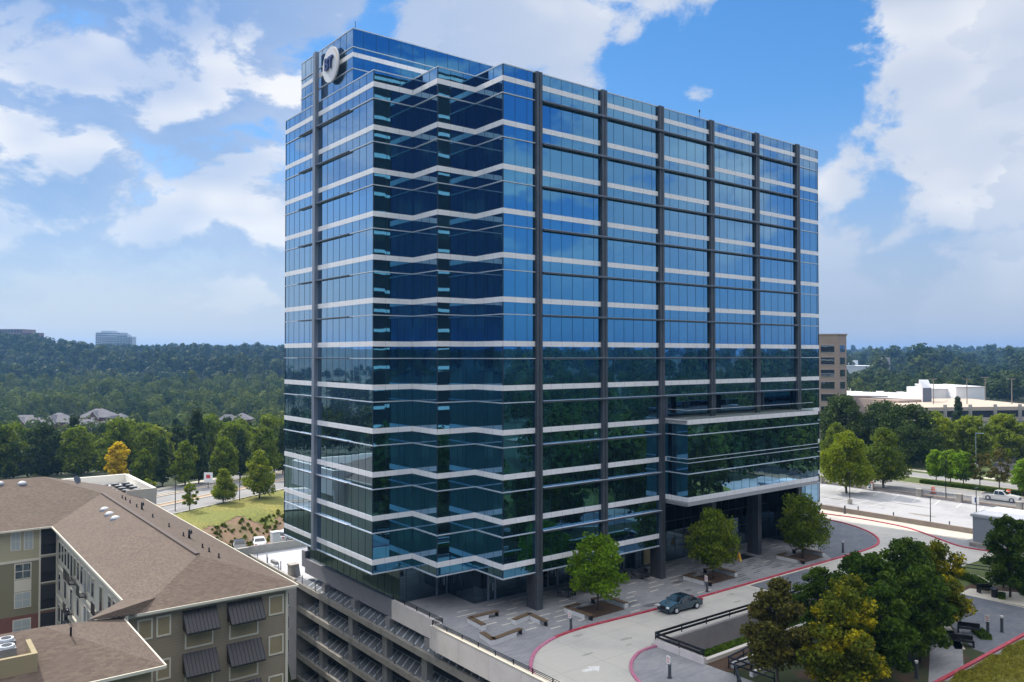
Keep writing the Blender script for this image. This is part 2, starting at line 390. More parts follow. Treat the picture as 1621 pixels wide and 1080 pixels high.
L_TURN = leafmat('green_leaves_turning_yellow', (.12, .15, .010), (.11, .14, .010), (.62, .50, .010), trans=.35)
L_BROWN = leafmat('olive_brown_leaves', (.10, .10, .015), (.09, .085, .018), (.14, .105, .02))
L_YEL = leafmat('yellow_leaves', (.62, .46, .010), (.60, .44, .010), (.70, .56, .02), trans=.35)
L_FAR = leafmat('woodland_leaves', (.016, .042, .010), (.070, .092, .012), (.034, .062, .012), tint=True, trans=.15)
L_SHRUB = leafmat('shrub_leaves', (.12, .16, .012), (.18, .20, .015), (.22, .22, .02))
L_VAL = leafmat('valley_leaves', (.035, .070, .010), (.16, .19, .016), (.07, .11, .012), tint=True, trans=.25)
GRASSB = leafmat('grass_blades', (.24, .25, .03), (.28, .27, .04), (.34, .30, .06), trans=.35)
# ------------------------------------------------------------------ terrain
F2 = np.array([math.cos(R(52.202)), math.sin(R(52.202))]); R2 = np.array([F2[1], -F2[0]])
def polar(x, y):
    dx = x - CAM.x; dy = y - CAM.y; w = dx * F2[0] + dy * F2[1]; s = dx * R2[0] + dy * R2[1]
    return w, s
def ss(x, a, b):
    t = np.clip((x - a) / (b - a), 0, 1); return t * t * (3 - 2 * t)
def hterr(x, y):
    x = np.asarray(x, float); y = np.asarray(y, float)
    w, s = polar(x, y); d = np.hypot(w, s); u = 810.5 + 1274 * s / np.maximum(w, 20)
    sd = .466 * (x + 8.6) - .885 * (y - 78.4)              # metres on the near side of the road
    north = -1 - 2.6 * ss(sd, 10, 21)
    north = north + (0 - north) * ss(x, 35, 75)
    west = np.full_like(x, -14.)
    near = np.where(y > 52, north, np.where((x < 4) | ((x < 50) & (y > -27)), west, -.12))
    near = np.where((x < -12) & (y > 20), np.where(y > 60, near, -7.), near)
    near = np.where(x > 76, -.12, near)
    left = np.interp(d, [150, 200, 300, 360, 430, 480, 640, 720, 800], [-1, -4, -10, -15, -17, -13, -7, -9, -2])
    ytop = np.interp(u, [-300, 0, 60, 100, 150, 215, 300, 450], [510, 523, 529, 537, 545, 549, 552, 553])
    ridge = 25.5 + (562 - ytop) * .80 - 19
    left = left + (ridge - left) * ss(w, 700, 1030)
    left = left + 10 * np.sin(w * .030 + u * .011) * ss(w, 660, 760) * (1 - ss(w, 960, 1040)) + 4 * np.sin(w * .045 - u * .02) * ss(w, 470, 540) * (1 - ss(w, 640, 700))
    left = np.where(w > 1030, ridge + (22 - ridge) * ss(w, 1100, 1500) * ss(u, -100, 250) + ss(w, 1500, 3000) * 8, left)
    right = np.interp(d, [200, 330, 700, 1200, 3000, 9000], [-.5, -2, 3, 6, 26, 32])
    back = np.interp(d, [150, 300, 700, 2500, 9000], [-1, -4, 0, 22, 26])
    k = ss(u, 1000, 600)
    far = np.where(w > 20, left * k + right * (1 - k), back)
    far = far + (back - far) * ss(np.degrees(np.abs(np.arctan2(s, w))), 55, 85)
    t = ss(d, 185, 260)
    return near * (1 - t) + far * t
rr = [0.]; q = 4.
while q < 5600: rr.append(q); q *= 1.032
rr = np.array(rr); na = 420; th = np.linspace(0, 2 * np.pi, na, endpoint=False)
gx = CAM.x + rr[:, None] * np.cos(th); gy = CAM.y + rr[:, None] * np.sin(th); gz = hterr(gx, gy) - .12
V = np.stack([gx, gy, gz], -1).reshape(-1, 3); ii = np.arange(len(rr) - 1)[:, None] * na; jj = np.arange(na)[None, :]; j2 = (jj + 1) % na
Fq = np.stack([ii + jj, ii + na + jj, ii + na + j2, ii + j2], -1).reshape(-1, 4)
tag(npmesh('ground', V, Fq, FLOORG), kind='structure').data.shade_smooth()
def struct(name, mb, m, **kw): return tag(mb.build(name, m, **kw), kind='structure')
def drape(name, m, x0, x1, y0, y1, st, cond, dz):
    xs = np.arange(x0, x1 + st, st); ys = np.arange(y0, y1 + st, st); X_, Y_ = np.meshgrid(xs, ys)
    Z_ = hterr(X_, Y_) + dz; V = np.stack([X_, Y_, Z_], -1).reshape(-1, 3); n = len(xs); F = []
    for a in range(len(ys) - 1):
        for b in range(n - 1):
            if cond((xs[b] + xs[b + 1]) / 2, (ys[a] + ys[a + 1]) / 2): F.append((a * n + b, a * n + b + 1, a * n + n + b + 1, a * n + n + b))
    o = tag(npmesh(name, V, F, m), kind='structure'); o.data.shade_smooth(); return o
def sdist(x, y): return .466 * (x + 8.6) - .885 * (y - 78.4)
drape('lawn', LAWN, -16, 45, 56, 108, .8, lambda x, y: .3 < sdist(x, y) < 13.5 + 2.2 * math.sin(x * .35) + 1.2 * math.sin(x * .9), .10)
drape('planted_bank', BANK, -16, 45, 52, 100, .8, lambda x, y: 10.5 < sdist(x, y) < 24, .04)
# left road: two carriageways with dirt medians, all along one straight line
RD = Vector((.885, .466, 0)); RN = Vector((-.466, .885, 0)); R0 = Vector((-8.6, 78.4, -1.05))
def strip(mb, p0, d, n, a, b, l0, l1, z):
    P = lambda l, o: p0 + d * l + n * o + Vector((0, 0, z))
    mb.poly([P(l0, a), P(l1, a), P(l1, b), P(l0, b)])
    return mb
for nm, a, b, m, z in (('road', 0.3, 7.2, ASPH, .10), ('road', 9.0, 15.4, ASPH, .10), ('road', 16.6, 21.5, ASPH, .10),
                       ('road_median', 7.2, 9.0, DIRT, .13), ('road_median', 15.4, 16.6, DIRT, .13), ('pavement', 21.5, 23.5, WALK, .13)):
    struct(nm, strip(MB(), R0, RD, RN, a, b, -60, 160, z), m)
kb = MB()
for a in (0.0, 7.0, 9.0, 15.3, 16.6):
    for l in range(-60, 160, 10): kb.bar(R0 + RD * l + RN * (a + .15) + Vector((0, 0, .16)), R0 + RD * (l + 10) + RN * (a + .15) + Vector((0, 0, .16)), .3, .14)
struct('kerb', kb, WALK)
lm = MB()
for o in (3.6, 12.2, 19.):
    for l in range(-60, 160, 12): strip(lm, R0, RD, RN, o, o + .15, l, l + 3.2, .106)
struct('lane_marking', lm, WPAINT)

# ------------------------------------------------------------------ plaza deck, driveway, right-hand parking deck
pit = (6.25, 37.5, -19.3, -14.05)
pl = MB()
def slab(mb, x0, x1, y0, y1, z): mb.poly([(x0, y0, z), (x1, y0, z), (x1, y1, z), (x0, y1, z)]); return mb
for r in ((-7.3, 75, -14.05, .9), (-6.3, 75, .9, 5.2), (-7.3, 6.25, -60, -14.05), (37.5, 75, -34, -14.05), (6.25, 37.5, -34, -19.3), (-5.9, 75, 5.2, 33)): slab(pl, *r, 0)
pl.box(-7.2, 75, -13.9, -13.6, -.6, -.02)
struct('plaza', pl, PAVE)
def smooth_curve(pts, n=8):
    out = []; P = [Vector((*p, 0)) for p in pts]; P = [P[0]] + P + [P[-1]]
    for i in range(1, len(P) - 2):
        for k in range(n):
            t = k / n; a, b, c, d = P[i - 1:i + 3]
            out.append(.5 * ((2 * b) + (-a + c) * t + (2 * a - 5 * b + 4 * c - d) * t * t + (-a + 3 * b - 3 * c + d) * t ** 3))
    out.append(P[-2]); return out
near_curb = smooth_curve([(-7.0, -14.6), (-6.3, -12.3), (-4.9, -10.4), (-2.6, -8.5), (.8, -7.2), (4.5, -6.9), (9, -7.1), (14, -7.35), (20, -7.45), (30, -7.5), (40, -7.5), (48, -7.5), (54, -7.4), (58, -6.8), (61.2, -5.2), (63.8, -2.9), (66, .2), (67.4, 3.6), (68, 8), (68.2, 14), (68.2, 24)])
far_curb = smooth_curve([(71.5, 24), (71.6, 9.6), (72.3, 5.2), (72.3, 0), (71.4, -4.6), (68.4, -9.6), (66.4, -12.6), (65.5, -15), (66, -18), (68, -22), (72, -26)])
drive = [(p.x, p.y) for p in near_curb] + [(p.x, p.y) for p in far_curb] + [(72, -33), (60, -33), (56.5, -25), (54, -19.5), (49.5, -15.6), (46, -14.0), (37.5, -13.6), (6.2, -13.6), (5.5, -14.3), (3.5, -14.5), (1.5, -15.65), (0, -17.2), (-1.1, -19.3), (-1.6, -22), (-1.4, -28), (-1.4, -55), (-7.0, -55)]
def fillpoly(name, pts, z, m):
    bm = bmesh.new(); vs = [bm.verts.new((x, y, z)) for x, y in pts]
    es = [bm.edges.new((vs[i], vs[(i + 1) % len(vs)])) for i in range(len(vs))]
    bmesh.ops.triangle_fill(bm, edges=es, use_beauty=True)
    for f in bm.faces:
        if f.normal.z < 0: f.normal_flip()
    me = bpy.data.meshes.new(name); bm.to_mesh(me); bm.free(); me.materials.append(m)
    o = bpy.data.objects.new(name, me); COL.objects.link(o); return tag(o, kind='structure')
fillpoly('driveway', drive, .006, DRIVE)
def ribbon(name, pts, wd, z0, z1, m):
    mb = MB()
    P = [Vector((p[0], p[1], 0)) for p in pts]
    for i in range(len(P) - 1):
        a, b = P[i], P[i + 1]; d = (b - a).normalized(); a2 = a - d * .02; b2 = b + d * .02
        mb.bar(a2 + Vector((0, 0, (z0 + z1) / 2)), b2 + Vector((0, 0, (z0 + z1) / 2)), wd, z1 - z0)
    return struct(name, mb, m)
nc = [p for p in near_curb]
ribbon('kerb', [(p.x, p.y) for p in nc if p.x < .8], .28, -.02, .13, PINKP)
ribbon('kerb', [(p.x, p.y) for p in nc if p.x > .3], .28, -.02, .126, REDP)
ribbon('kerb', [(p.x, p.y) for p in far_curb], .28, -.02, .13, REDP)
ribbon('kerb', [(p.x, p.y) for p in smooth_curve([(6.0, -14.3), (4.6, -14.3), (3.3, -14.6), (1.5, -15.65), (0, -17.2), (-1.1, -19.3), (-1.6, -22), (-1.4, -28)])], .25, -.02, .13, PINKP)
# paving crossing the driveway and the loop
slabs = MB(); slab(slabs, 28.2, 39.5, -13.6, -7.65, .011); struct('dark_paving', slabs, PAVED)
b_ = MB(); slab(b_, 27.8, 28.2, -13.6, -7.65, .012); slab(b_, 39.5, 39.9, -13.6, -7.65, .012); slab(b_, 27.8, 45, -7.95, -7.65, .0125); struct('paving_border', b_, WALK)
fillpoly('dark_paving', [(p.x, p.y + .3) if p.x < 60 else (p.x - .25, p.y + .2) for p in near_curb if 46 < p.x and p.y < 12][:-2] + [(60, 6), (56, 1), (50, -3)], .008, PAVED)
# dashes of paler and darker pavers
ds = MB(); dk = MB(); rg = random.Random(3)
for k in range(200):
    y = -6.4 + 1.15 * (k % 10) + rg.uniform(-.1, .1); x = -6 + 3.4 * (k // 10) + (k % 10 % 3) * 1.2 + rg.uniform(-.4, .4)
    if y > 4.6 or (x < .4 and y > 9.5) or rg.random() < .25: continue
    if x < 4.5 and y < -6.2 + (.8 * (-x + 2) if x < 2 else 0): continue
    L = rg.choice((1.3, 1.3, 2.3))
    if any(abs(x + 1 - cx) < 2.6 and abs(y - cy) < 2 for cx, cy in ((8.9, -3.9), (27.2, -3.6), (43.7, -4.6))): continue
    mb = ds if (x < 26 or rg.random() < .25) else dk
    slab(mb, x, x + L, y, y + .20, .005)
    if x > 26: slab(dk, x + 1.2, x + 2.6, y + .5, y + .65, .005)
struct('pale_paver_dashes', ds, PDASH); struct('dark_paver_dashes', dk, DDASH)
# painted arrow on the driveway, drain grates
ar = MB(); ar.poly([(-2.9, -14.6, .012), (-1.9, -14.9, .012), (-1.9, -15.3, .012), (-1.0, -14.5, .012), (-1.9, -13.9, .012), (-1.9, -14.3, .012), (-2.8, -14.2, .012)])
struct('painted_arrow', ar, WPAINT)
st = MB()
tr = MB(); rg2 = random.Random(11)
for k in range(26):
    x = rg2.uniform(0, 60); y = rg2.uniform(-13, -8); a, b = rg2.uniform(.15, 1.0), rg2.uniform(.08, .3); ph = rg2.uniform(0, 6)
    tr.poly([(x + a * (.7 + .3 * math.sin(3 * q + ph)) * math.cos(2 * math.pi * q / 12), y + b * math.sin(2 * math.pi * q / 12), .0065 + .0001 * k) for q in range(12)])
struct('driveway_stain', tr, mat('driveway_stain', (.33, .32, .29), .8))
for x, y, a, b in ((12.2, -4.2, 2.2, .9), (14.5, -6.0, 1.6, .5), (23, -2.2, 1.2, .4), (25.5, -.8, 1.5, .4), (21.5, -4.9, .7, .3)):
    n = 14; st.poly([(x + a * (.75 + .25 * math.sin(3 * k)) * math.cos(2 * math.pi * k / n), y + b * (.8 + .2 * math.cos(5 * k)) * math.sin(2 * math.pi * k / n), .0045) for k in range(n)])
struct('wet_patch', st, mat('damp_paving', (.14, .14, .15), .5))
# parking deck on the right, its kerb wall and sidewalk
lot = MB(); slab(lot, 75.3, 99.2, -45, 60, .02); struct('parking_lot', lot, LOT)
sw = MB(); slab(sw, 70, 74.9, -13, 30, .010); struct('pavement', sw, WALK)
pm = MB()
for i in range(22):
    y = -34 + i * 3.6; pm.poly([(93.8, y, .028), (98.6, y + 1.2, .028), (98.6, y + 1.36, .028), (93.8, y + .16, .028)])
for i in range(8):
    y = 8 + i * 2.8; pm.poly([(84, y, .028), (88.8, y, .028), (88.8, y + .14, .028), (84, y + .14, .028)])
struct('parking_marking', pm, WPAINT)
stn = MB()
for x, y, a, b in ((83, -1, .7, 2.2), (85.5, 15.5, .5, 2.6), (90, 4, .4, 3.4), (86, 8, .2, 3.0), (92, -7, .3, 2.2), (79, 12, .3, 1.5)):
    stn.poly([(x + a * math.cos(2 * math.pi * k / 16) * (.8 + .2 * math.sin(3 * k)), y + b * math.sin(2 * math.pi * k / 16), .0275) for k in range(16)])
struct('oil_stain', stn, mat('oil_stain', (.24, .22, .20), .8))
rd = MB()
slab(rd, 102.5, 113.5, -130, 190, .02); slab(rd, 121.5, 129, -130, 190, .02); struct('road', rd, ASPH)
rm = MB(); slab(rm, 99.4, 102.5, -130, 190, .03); struct('verge', rm, DIRT)
rm = MB(); slab(rm, 113.5, 121.5, -130, 190, .06); struct('road_median', rm, GREEN)
rm = MB(); rm.box(113.2, 113.5, -130, 190, -.02, .15); rm.box(121.5, 121.8, -130, 190, -.02, .15); rm.box(102.2, 102.5, -130, 190, -.02, .14); struct('kerb', rm, WALK)
rm = MB(); slab(rm, 131.5, 133.6, -130, 190, .05); struct('pavement', rm, WALK)
rm = MB(); slab(rm, 129, 175, -130, 190, .03); struct('lawn', rm, GREEN)
rm = MB(); rm.poly([(150, -40, .045), (172, -40, .045), (172, 22, .045), (140, 12, .045)]); struct('side_street', rm, ASPHD)
yl = MB(); slab(yl, 107.9, 108.05, -130, 190, .03); struct('lane_marking', yl, WPAINT)

# garden between the drive and the ramp pit
gd = MB(); slab(gd, 6.3, 52, -33, -19.35, .008); struct('garden_bed', gd, mat('garden_ground', (.035, .05, .016), .95, n1=(.4, (.075, .045, .028), .5, .65), bump=(20, .5)))
gd = MB(); slab(gd, 6.2, 16, -21.8, -19.5, .02); slab(gd, 45.5, 49.5, -27.5, -22.5, .02); gd.poly([(52, -26, .02), (60, -26, .02), (58, -32, .02), (51, -32, .02)]); struct('mulch_bed', gd, MULCH)
gd = MB(); gd.poly([(36, -24.5, .016), (43.6, -23.6, .016), (43.3, -33, .016), (27, -33, .016), (27.2, -31.6, .016)]); struct('dark_path', gd, PAVED)
gd = MB(); gd.poly([(43.6, -23.5, .03), (46.2, -23.4, .03), (50.5, -30, .03), (48, -33, .03), (44.0, -33, .03), (43.6, -26, .03)]); slab(gd, 43.35, 43.6, -33, -23.6, .031); gd.poly([(26, -30.6, .02), (36, -24.2, .02), (36.4, -24.5, .02), (26.6, -31.2, .02)]); struct('pavement', gd, WALK)
gd = MB(); gd.poly([(16, -32.95, .02), (29, -27.2, .02), (31.5, -28.8, .02), (22, -33, .02)]); struct('grey_path', gd, PAVE)
gd = MB(); slab(gd, 46.5, 66, -22.8, -18.8, .022); struct('green_turf', gd, GREEN)
ribbon('kerb', [(-1.3, -33.2), (10, -33.1), (17.6, -33.0), (36, -32.9), (75, -32.7)], .3, -.02, .15, REDP)
# grassy berm at the near right corner: soil plus blades
xs = np.linspace(8, 75, 90); ys = np.linspace(-48, -33.3, 30); X_, Y_ = np.meshgrid(xs, ys)
Zb = .05 + 1.15 * ss(-Y_, 33.3, 37.5) + .1 * np.sin(X_ * 1.3) * np.cos(Y_ * 1.7)
V = np.stack([X_, Y_, Zb], -1).reshape(-1, 3); n = 90
Fb = [(a * n + b, a * n + b + 1, a * n + n + b + 1, a * n + n + b) for a in range(29) for b in range(89)]
tag(npmesh('grassy_berm', V, Fb, LAWN), kind='structure').data.shade_smooth()
g = np.random.default_rng(5); N = 60000
bx = g.uniform(15, 42, N); by = -33.35 - 9 * g.random(N) ** 1.3; bz = .05 + 1.15 * ss(-by, 33.3, 37.5) + .1 * np.sin(bx * 1.3) * np.cos(by * 1.7)
a = g.uniform(0, 6.28, N); hh = g.uniform(.08, .26, N) * (1 + .5 * np.sin(bx * 2.1) * np.cos(by * 1.6)); wd = .022
lx, ly = g.normal(0, .08, N), g.normal(0, .08, N)
V = np.stack([np.stack([bx - wd * np.cos(a), by - wd * np.sin(a), bz], -1), np.stack([bx + wd * np.cos(a), by + wd * np.sin(a), bz], -1), np.stack([bx + lx, by + ly, bz + hh], -1)], 1).reshape(-1, 3)
tag(npmesh('grass', V, np.arange(3 * N).reshape(-1, 3), GRASSB, k=3), 'long yellow-green grass covering the berm beyond the red kerb', 'grass', kind='stuff')
# ------------------------------------------------------------------ office tower
H, B0, FH, BW, NN, EB = 54.05, 52.94, 4.3457, .526, 1.2, 3.7
XA, XB = 23.7, 49.88
tower = thing('office_tower', 'tall stepped office tower of blue mirror glass with white bands and grey fins', 'office building', (0, 0, 0))
BACK = [(55.28, 0), (55.28, 4.65), (59.85, 4.65), (59.85, 9.35), (64.4, 9.35), (64.4, 31.8), (-9.14, 31.8)]
FRONT0 = [(-9.14, 31.8), (-9.14, 9.35), (-4.56, 9.35), (-4.56, 4.65), (0, 4.65), (0, 0)]
P_FULL = FRONT0 + BACK
P_TERR = FRONT0 + [(23.3, 0), (23.3, 3), (49.9, 3), (49.9, 0)] + BACK
P_BOX = FRONT0 + [(XA, 0), (XA, -3.1), (XB, -3.1), (XB, 0)] + BACK
P_CAN = FRONT0 + [(23.3, 0), (23.3, 4.6), (49.9, 4.6), (49.9, 0)] + BACK
P_GND = [(-5.6, 33.0), (-5.6, 10.1), (.35, 10.1), (.35, 5.3), (23.3, 5.3), (23.3, 4.6), (49.9, 4.6), (49.9, 0), (55.28, 0), (55.28, 4.65), (59.85, 9.35), (64.4, 9.35), (64.4, 31.8), (60, 33.0), (-5.6, 33.0)]
def offset(path, d):
    n = len(path); out = []; closed = (Vector(path[0]) - Vector(path[-1])).length < 1e-6
    for i in range(n):
        ns = []
        for a, b in (((i - 1) if i else (n - 2 if closed else None), i), (i, (i + 1) if i < n - 1 else (1 if closed else None))):
            if a is None or b is None: continue
            e = Vector(path[b]) - Vector(path[a]); e.normalize(); ns.append(Vector((e.y, -e.x)))
        if len(ns) == 2:
            s = ns[0] + ns[1]; s = s / max(1e-6, s.dot(ns[0])) if s.length > 1e-6 else ns[0]
        else: s = ns[0]
        out.append((path[i][0] + s.x * d, path[i][1] + s.y * d))
    return out
def walls(path, z0, z1, d=0., mb=None):
    mb = mb or MB(); p = offset(path, d) if d else path
    for a, b in zip(p, p[1:]): mb.poly([(*a, z0), (*b, z0), (*b, z1), (*a, z1)])
    return mb
def belt(path, z0, z1, din, dout, mb=None):
    """a closed profile running along the path"""
    mb = mb or MB(); p, q = offset(path, dout), offset(path, din)
    for i in range(len(p) - 1):
        a, b, c, d = p[i], p[i + 1], q[i + 1], q[i]
        mb.poly([(*a, z0), (*b, z0), (*b, z1), (*a, z1)]); mb.poly([(*a, z1), (*b, z1), (*c, z1), (*d, z1)]); mb.poly([(*d, z0), (*c, z0), (*b, z0), (*a, z0)])
    mb.poly([(*p[0], z0), (*p[0], z1), (*q[0], z1), (*q[0], z0)]); mb.poly([(*p[-1], z0), (*q[-1], z0), (*q[-1], z1), (*p[-1], z1)])
    return mb
def mullions(path, z0, z1, st=1.524, mb=None, w=.022, pr=.010, skip=lambda x, y: False):
    mb = mb or MB()
    for a, b in zip(path, path[1:]):
        a, b = Vector((*a, 0)), Vector((*b, 0)); L = (b - a).length; e = (b - a) / L; nrm = Vector((e.y, -e.x, 0))
        # panels are set out from the corners, as on the real front
        pos = [st * k for k in range(1, int((L - .3) / st) + 1)]
        if e.x > .5: base = a.x; pos = [k * st - a.x for k in range(int(math.ceil((a.x + .3) / st)), int((b.x - .2) / st) + 1)]
        if e.y < -.5: pos = [L - k for k in pos]
        for s in pos + [.0]:
            p = a + e * s
            if skip(p.x, p.y): continue
            mb.obox(p + nrm * pr * .5 + Vector((0, 0, (z0 + z1) / 2)), (e, nrm, (0, 0, 1)), (w / 2, pr / 2 + .01, (z1 - z0) / 2))
    return mb
T = lambda mb, name, m, par=tower, **k: mb.build(name, m, par, **k)
mg = MB()
vis = lambda P: [p for p in P][:-6]
def zone(k):
    """path list for the glass between band k bottom and band k+1 top, split where the plan changes"""
    top = B0 - k * FH - BW; bot = B0 - (k + 1) * FH
    cuts = [(EB, 8.5, P_CAN), (8.5, 18.17, P_BOX), (18.17, 20.86, P_TERR), (20.86, 60, P_FULL)]
    return [(max(bot, a), min(top, b), P) for a, b, P in cuts if min(top, b) - max(bot, a) > .02]
T(belt(P_FULL, H - .02, H + .09, -.35, .05), 'roof_coping', ALU)
T(walls(P_FULL, B0, H), 'window', GLASS); mullions(P_FULL, B0, H - .02, mb=mg)
for k in range(12):
    t = B0 - k * FH; b = t - BW; n = b - NN
    # white spandrel band
    if k == 8: T(belt(P_BOX, b, t, -.1, .05), 'white_band', WHITE)
    elif k == 9:
        for seg in (P_FULL[:6] + [(23.66, 0)], [(49.92, 0)] + P_FULL[6:]): T(belt(seg, b, t, -.1, .05), 'white_band', WHITE)
        bx = [(XA, 0), (XA, -3.1), (XB, -3.1), (XB, 0)]
        T(walls(bx, b, t), 'window', GLASS); T(belt(bx, t - .06, t, -.05, .07), 'ledge', ALU); T(belt(bx, b, b + .06, -.05, .07), 'ledge', ALU); mullions(bx, b, t, mb=mg)
    elif k == 10: T(belt(P_BOX, b, t, -.1, .05), 'white_band', WHITE)
    elif k == 11:
        for seg in (FRONT0 + [(23.3, 0)], [(49.9, 0)] + BACK): T(belt(seg, b, t, -.1, .05), 'white_band', WHITE)
        T(walls([(23.3, 0), (23.3, 4.6), (49.9, 4.6), (49.9, 0)], b, t), 'window', LOBBY)
    else: T(belt(P_FULL, b, t, -.1, .05), 'white_band', WHITE)
    # glass of the storey
    g_ = MB()
    if k < 11:
        for z0, z1, P in zone(k):
            walls(P, z0, z1, mb=g_); mullions(P, z0, z1, mb=mg, skip=lambda x, y: False)
    else:
        walls(P_CAN, EB, b, mb=g_); mullions(P_CAN, EB, b, mb=mg)
    T(g_, 'window', GLASS if k < 11 else GLASS)
    # thin bright ledge at the sill of the clerestory
    if k < 11:
        P = P_BOX if 8 <= k < 10 else P_FULL if k < 8 else None
        if k == 10:
            for seg in (FRONT0 + [(23.3, 0)], [(49.9, 0)] + BACK): T(belt(seg, n - .045, n + .045, -.05, .12), 'ledge', ALU)
        else: T(belt(P, n - .045, n + .045, -.05, .12), 'ledge', ALU)
    # deeper sunshades between the fins: body coloured as shaded, top strip as lit
    if k < 11:
        x1 = 49.8 if k < 8 else 22.4
        s = MB()
        s.box(4.84, x1, -.50, -.12, n - .11, n + .05)
        T(s, 'sunshade', SHADALU)
        T(MB().box(4.84, x1, -.51, -.10, n + .052, n + .072), 'ledge', ALU)
        if k == 7: pass
        s = MB(); s.box(-9.46, -9.26, 14.4, 22.35, n - .07, n + .04); s.box(-9.46, -9.26, 23.1, 27.3, n - .07, n + .04); T(s, 'sunshade', SHADALU)
        s = MB(); s.box(-9.47, -9.24, 14.4, 22.35, n + .042, n + .06); s.box(-9.47, -9.24, 23.1, 27.3, n + .042, n + .06); T(s, 'ledge', ALU)
for seg in (FRONT0 + [(23.3, 0)], [(49.9, 0)] + BACK): T(belt(seg, EB - .02, EB + .09, -.1, .10), 'ledge', ALU)
# grey fascia under the projecting box
T(belt([(XA, .0), (XA, -3.1), (XB, -3.1), (XB, 0)], 8.5, B0 - 10 * FH - BW - .003, -.2, .02), 'canopy_fascia', mat('grey_fascia', (.40, .41, .44), .5))
# slabs: roof, soffits, terrace floor
ring = lambda P: P + ([P[0]] if P[0] != P[-1] else [])
def plate(P, z0, z1, d=-.06):
    p = offset(ring(P), d)[:-1]; bm = bmesh.new()
    for z in (z0, z1):
        vs = [bm.verts.new((x, y, z)) for x, y in p]; es = [bm.edges.new((vs[i], vs[(i + 1) % len(vs)])) for i in range(len(vs))]
        bmesh.ops.triangle_fill(bm, edges=es)
    mb = MB(); bm.verts.index_update(); mb.v = [tuple(v.co) for v in bm.verts]; mb.f = [tuple(v.index for v in f.verts) for f in bm.faces]; bm.free(); return mb
T(plate(P_FULL, 52.9, 53.2), 'roof', WROOF); SOFF = mat('soffit_panel', (.22, .23, .25), .7)
T(plate(P_CAN, EB - .01, EB + .1, -.08), 'soffit', SOFF)
T(MB().box(23.35, 49.85, -3.0, 4.9, 8.52, 8.8), 'soffit', SOFF)
T(MB().box(23.35, 49.85, -3.05, 3.0, 17.9, 18.10), 'terrace_floor', PAVE)
T(MB().box(23.35, 49.85, .02, 3.0, 20.87, 21.0), 'soffit', SOFF)
# ground floor glazing and mullions, entrance frames
g_ = walls(P_GND, .02, EB); g_2 = walls([(23.3, 5.3), (23.3, 4.6), (49.9, 4.6), (49.9, 0)], EB, 8.5)
T(g_, 'lobby_glazing', LOBBY); T(g_2, 'lobby_glazing', LOBBY)
mullions(P_GND, .02, EB, st=1.6, mb=mg, w=.05); mullions([(23.3, 4.6), (49.9, 4.6)], EB, 8.5, mb=mg, w=.05)
hz = MB()
for z in (2.6, 4.9, 6.8): hz.box(23.4, 49.8, 4.55, 4.6, z - .03, z + .03)
T(hz, 'mullion_grid', MULL)
T(mg, 'mullion_grid', MULL)
def door(x0, x1, y, axis='x'):
    d = MB()
    for x in (x0, x1): d.box(x - .1, x + .1, y - .10, y + .02, 0, 3.4)
    d.box(x0 - .1, x1 + .1, y - .10, y + .02, 2.65, 2.8)
    o = T(d, 'door', FINL); MB().bar(Vector((x1 - .35, y - .12, 1.0)), Vector((x1 - .35, y - .12, 1.8)), .05).build('handle', ALU, o)
door(-1.15, .1, 10.1); door(2.1, 3.0, 5.3); door(10.2, 11.6, 5.3); door(20.6, 22.0, 5.3); door(13.5, 14.7, 5.3)
T(MB().box(24.6, 25.9, 4.4, 4.55, 0.3, 8.45), 'lobby_panel', mat('honey_stone', (.42, .33, .17), .5, n1=(.6, (.30, .24, .13), .3, .7)))
# fins with a shadow groove, standing on wide clad columns
for i in range(6):
    x = 4.04 + 9.144 * i; f = MB()
    z0 = 0 if i in (0, 1, 2) else 18.12
    if i == 5: z0 = 0
    f.box(x, x + .36, -.32, -.005, z0, H + .10); f.box(x + .46, x + .80, -.30, -.006, z0, H + .095); f.box(x + .36, x + .46, -.12, -.007, z0, H + .06)
    T(f, 'fin', FIN)
    lo = {0: EB, 1: EB, 2: EB, 3: 8.5, 4: 8.5, 5: .6}[i]
    if i in (3, 4):
        f = MB(); f.box(x, x + .36, -.32, .5, 0, 8.5); f.box(x + .46, x + .80, -.30, .5, 0, 8.5); T(f, 'fin', FIN)
    if i < 5: T(MB().box(x + .02, x + .78, -.29, 1.35, 0, lo - .03), 'column', COLM)
    if i == 5: T(MB().box(x + .02, x + .78, -.12, .6, 0, .6), 'column', COLM)
f = MB(); f.box(-9.60, -9.145, 22.35, 22.66, EB - .05, 59.75); f.box(-9.56, -9.146, 22.76, 23.08, EB - .05, 59.7); f.box(-9.3, -9.147, 22.66, 22.76, EB, 59.6); T(f, 'fin', FINL)
f = MB().box(.02, .08, -.04, .02, EB, H)
for x, y in ((-9.14, 9.35), (-4.56, 4.65), (0, 0), (55.28, 0), (-9.14, 31.8)): f.box(x - .045, x + .045, y - .045, y + .045, EB, H)
T(f, 'corner_trim', MULL)
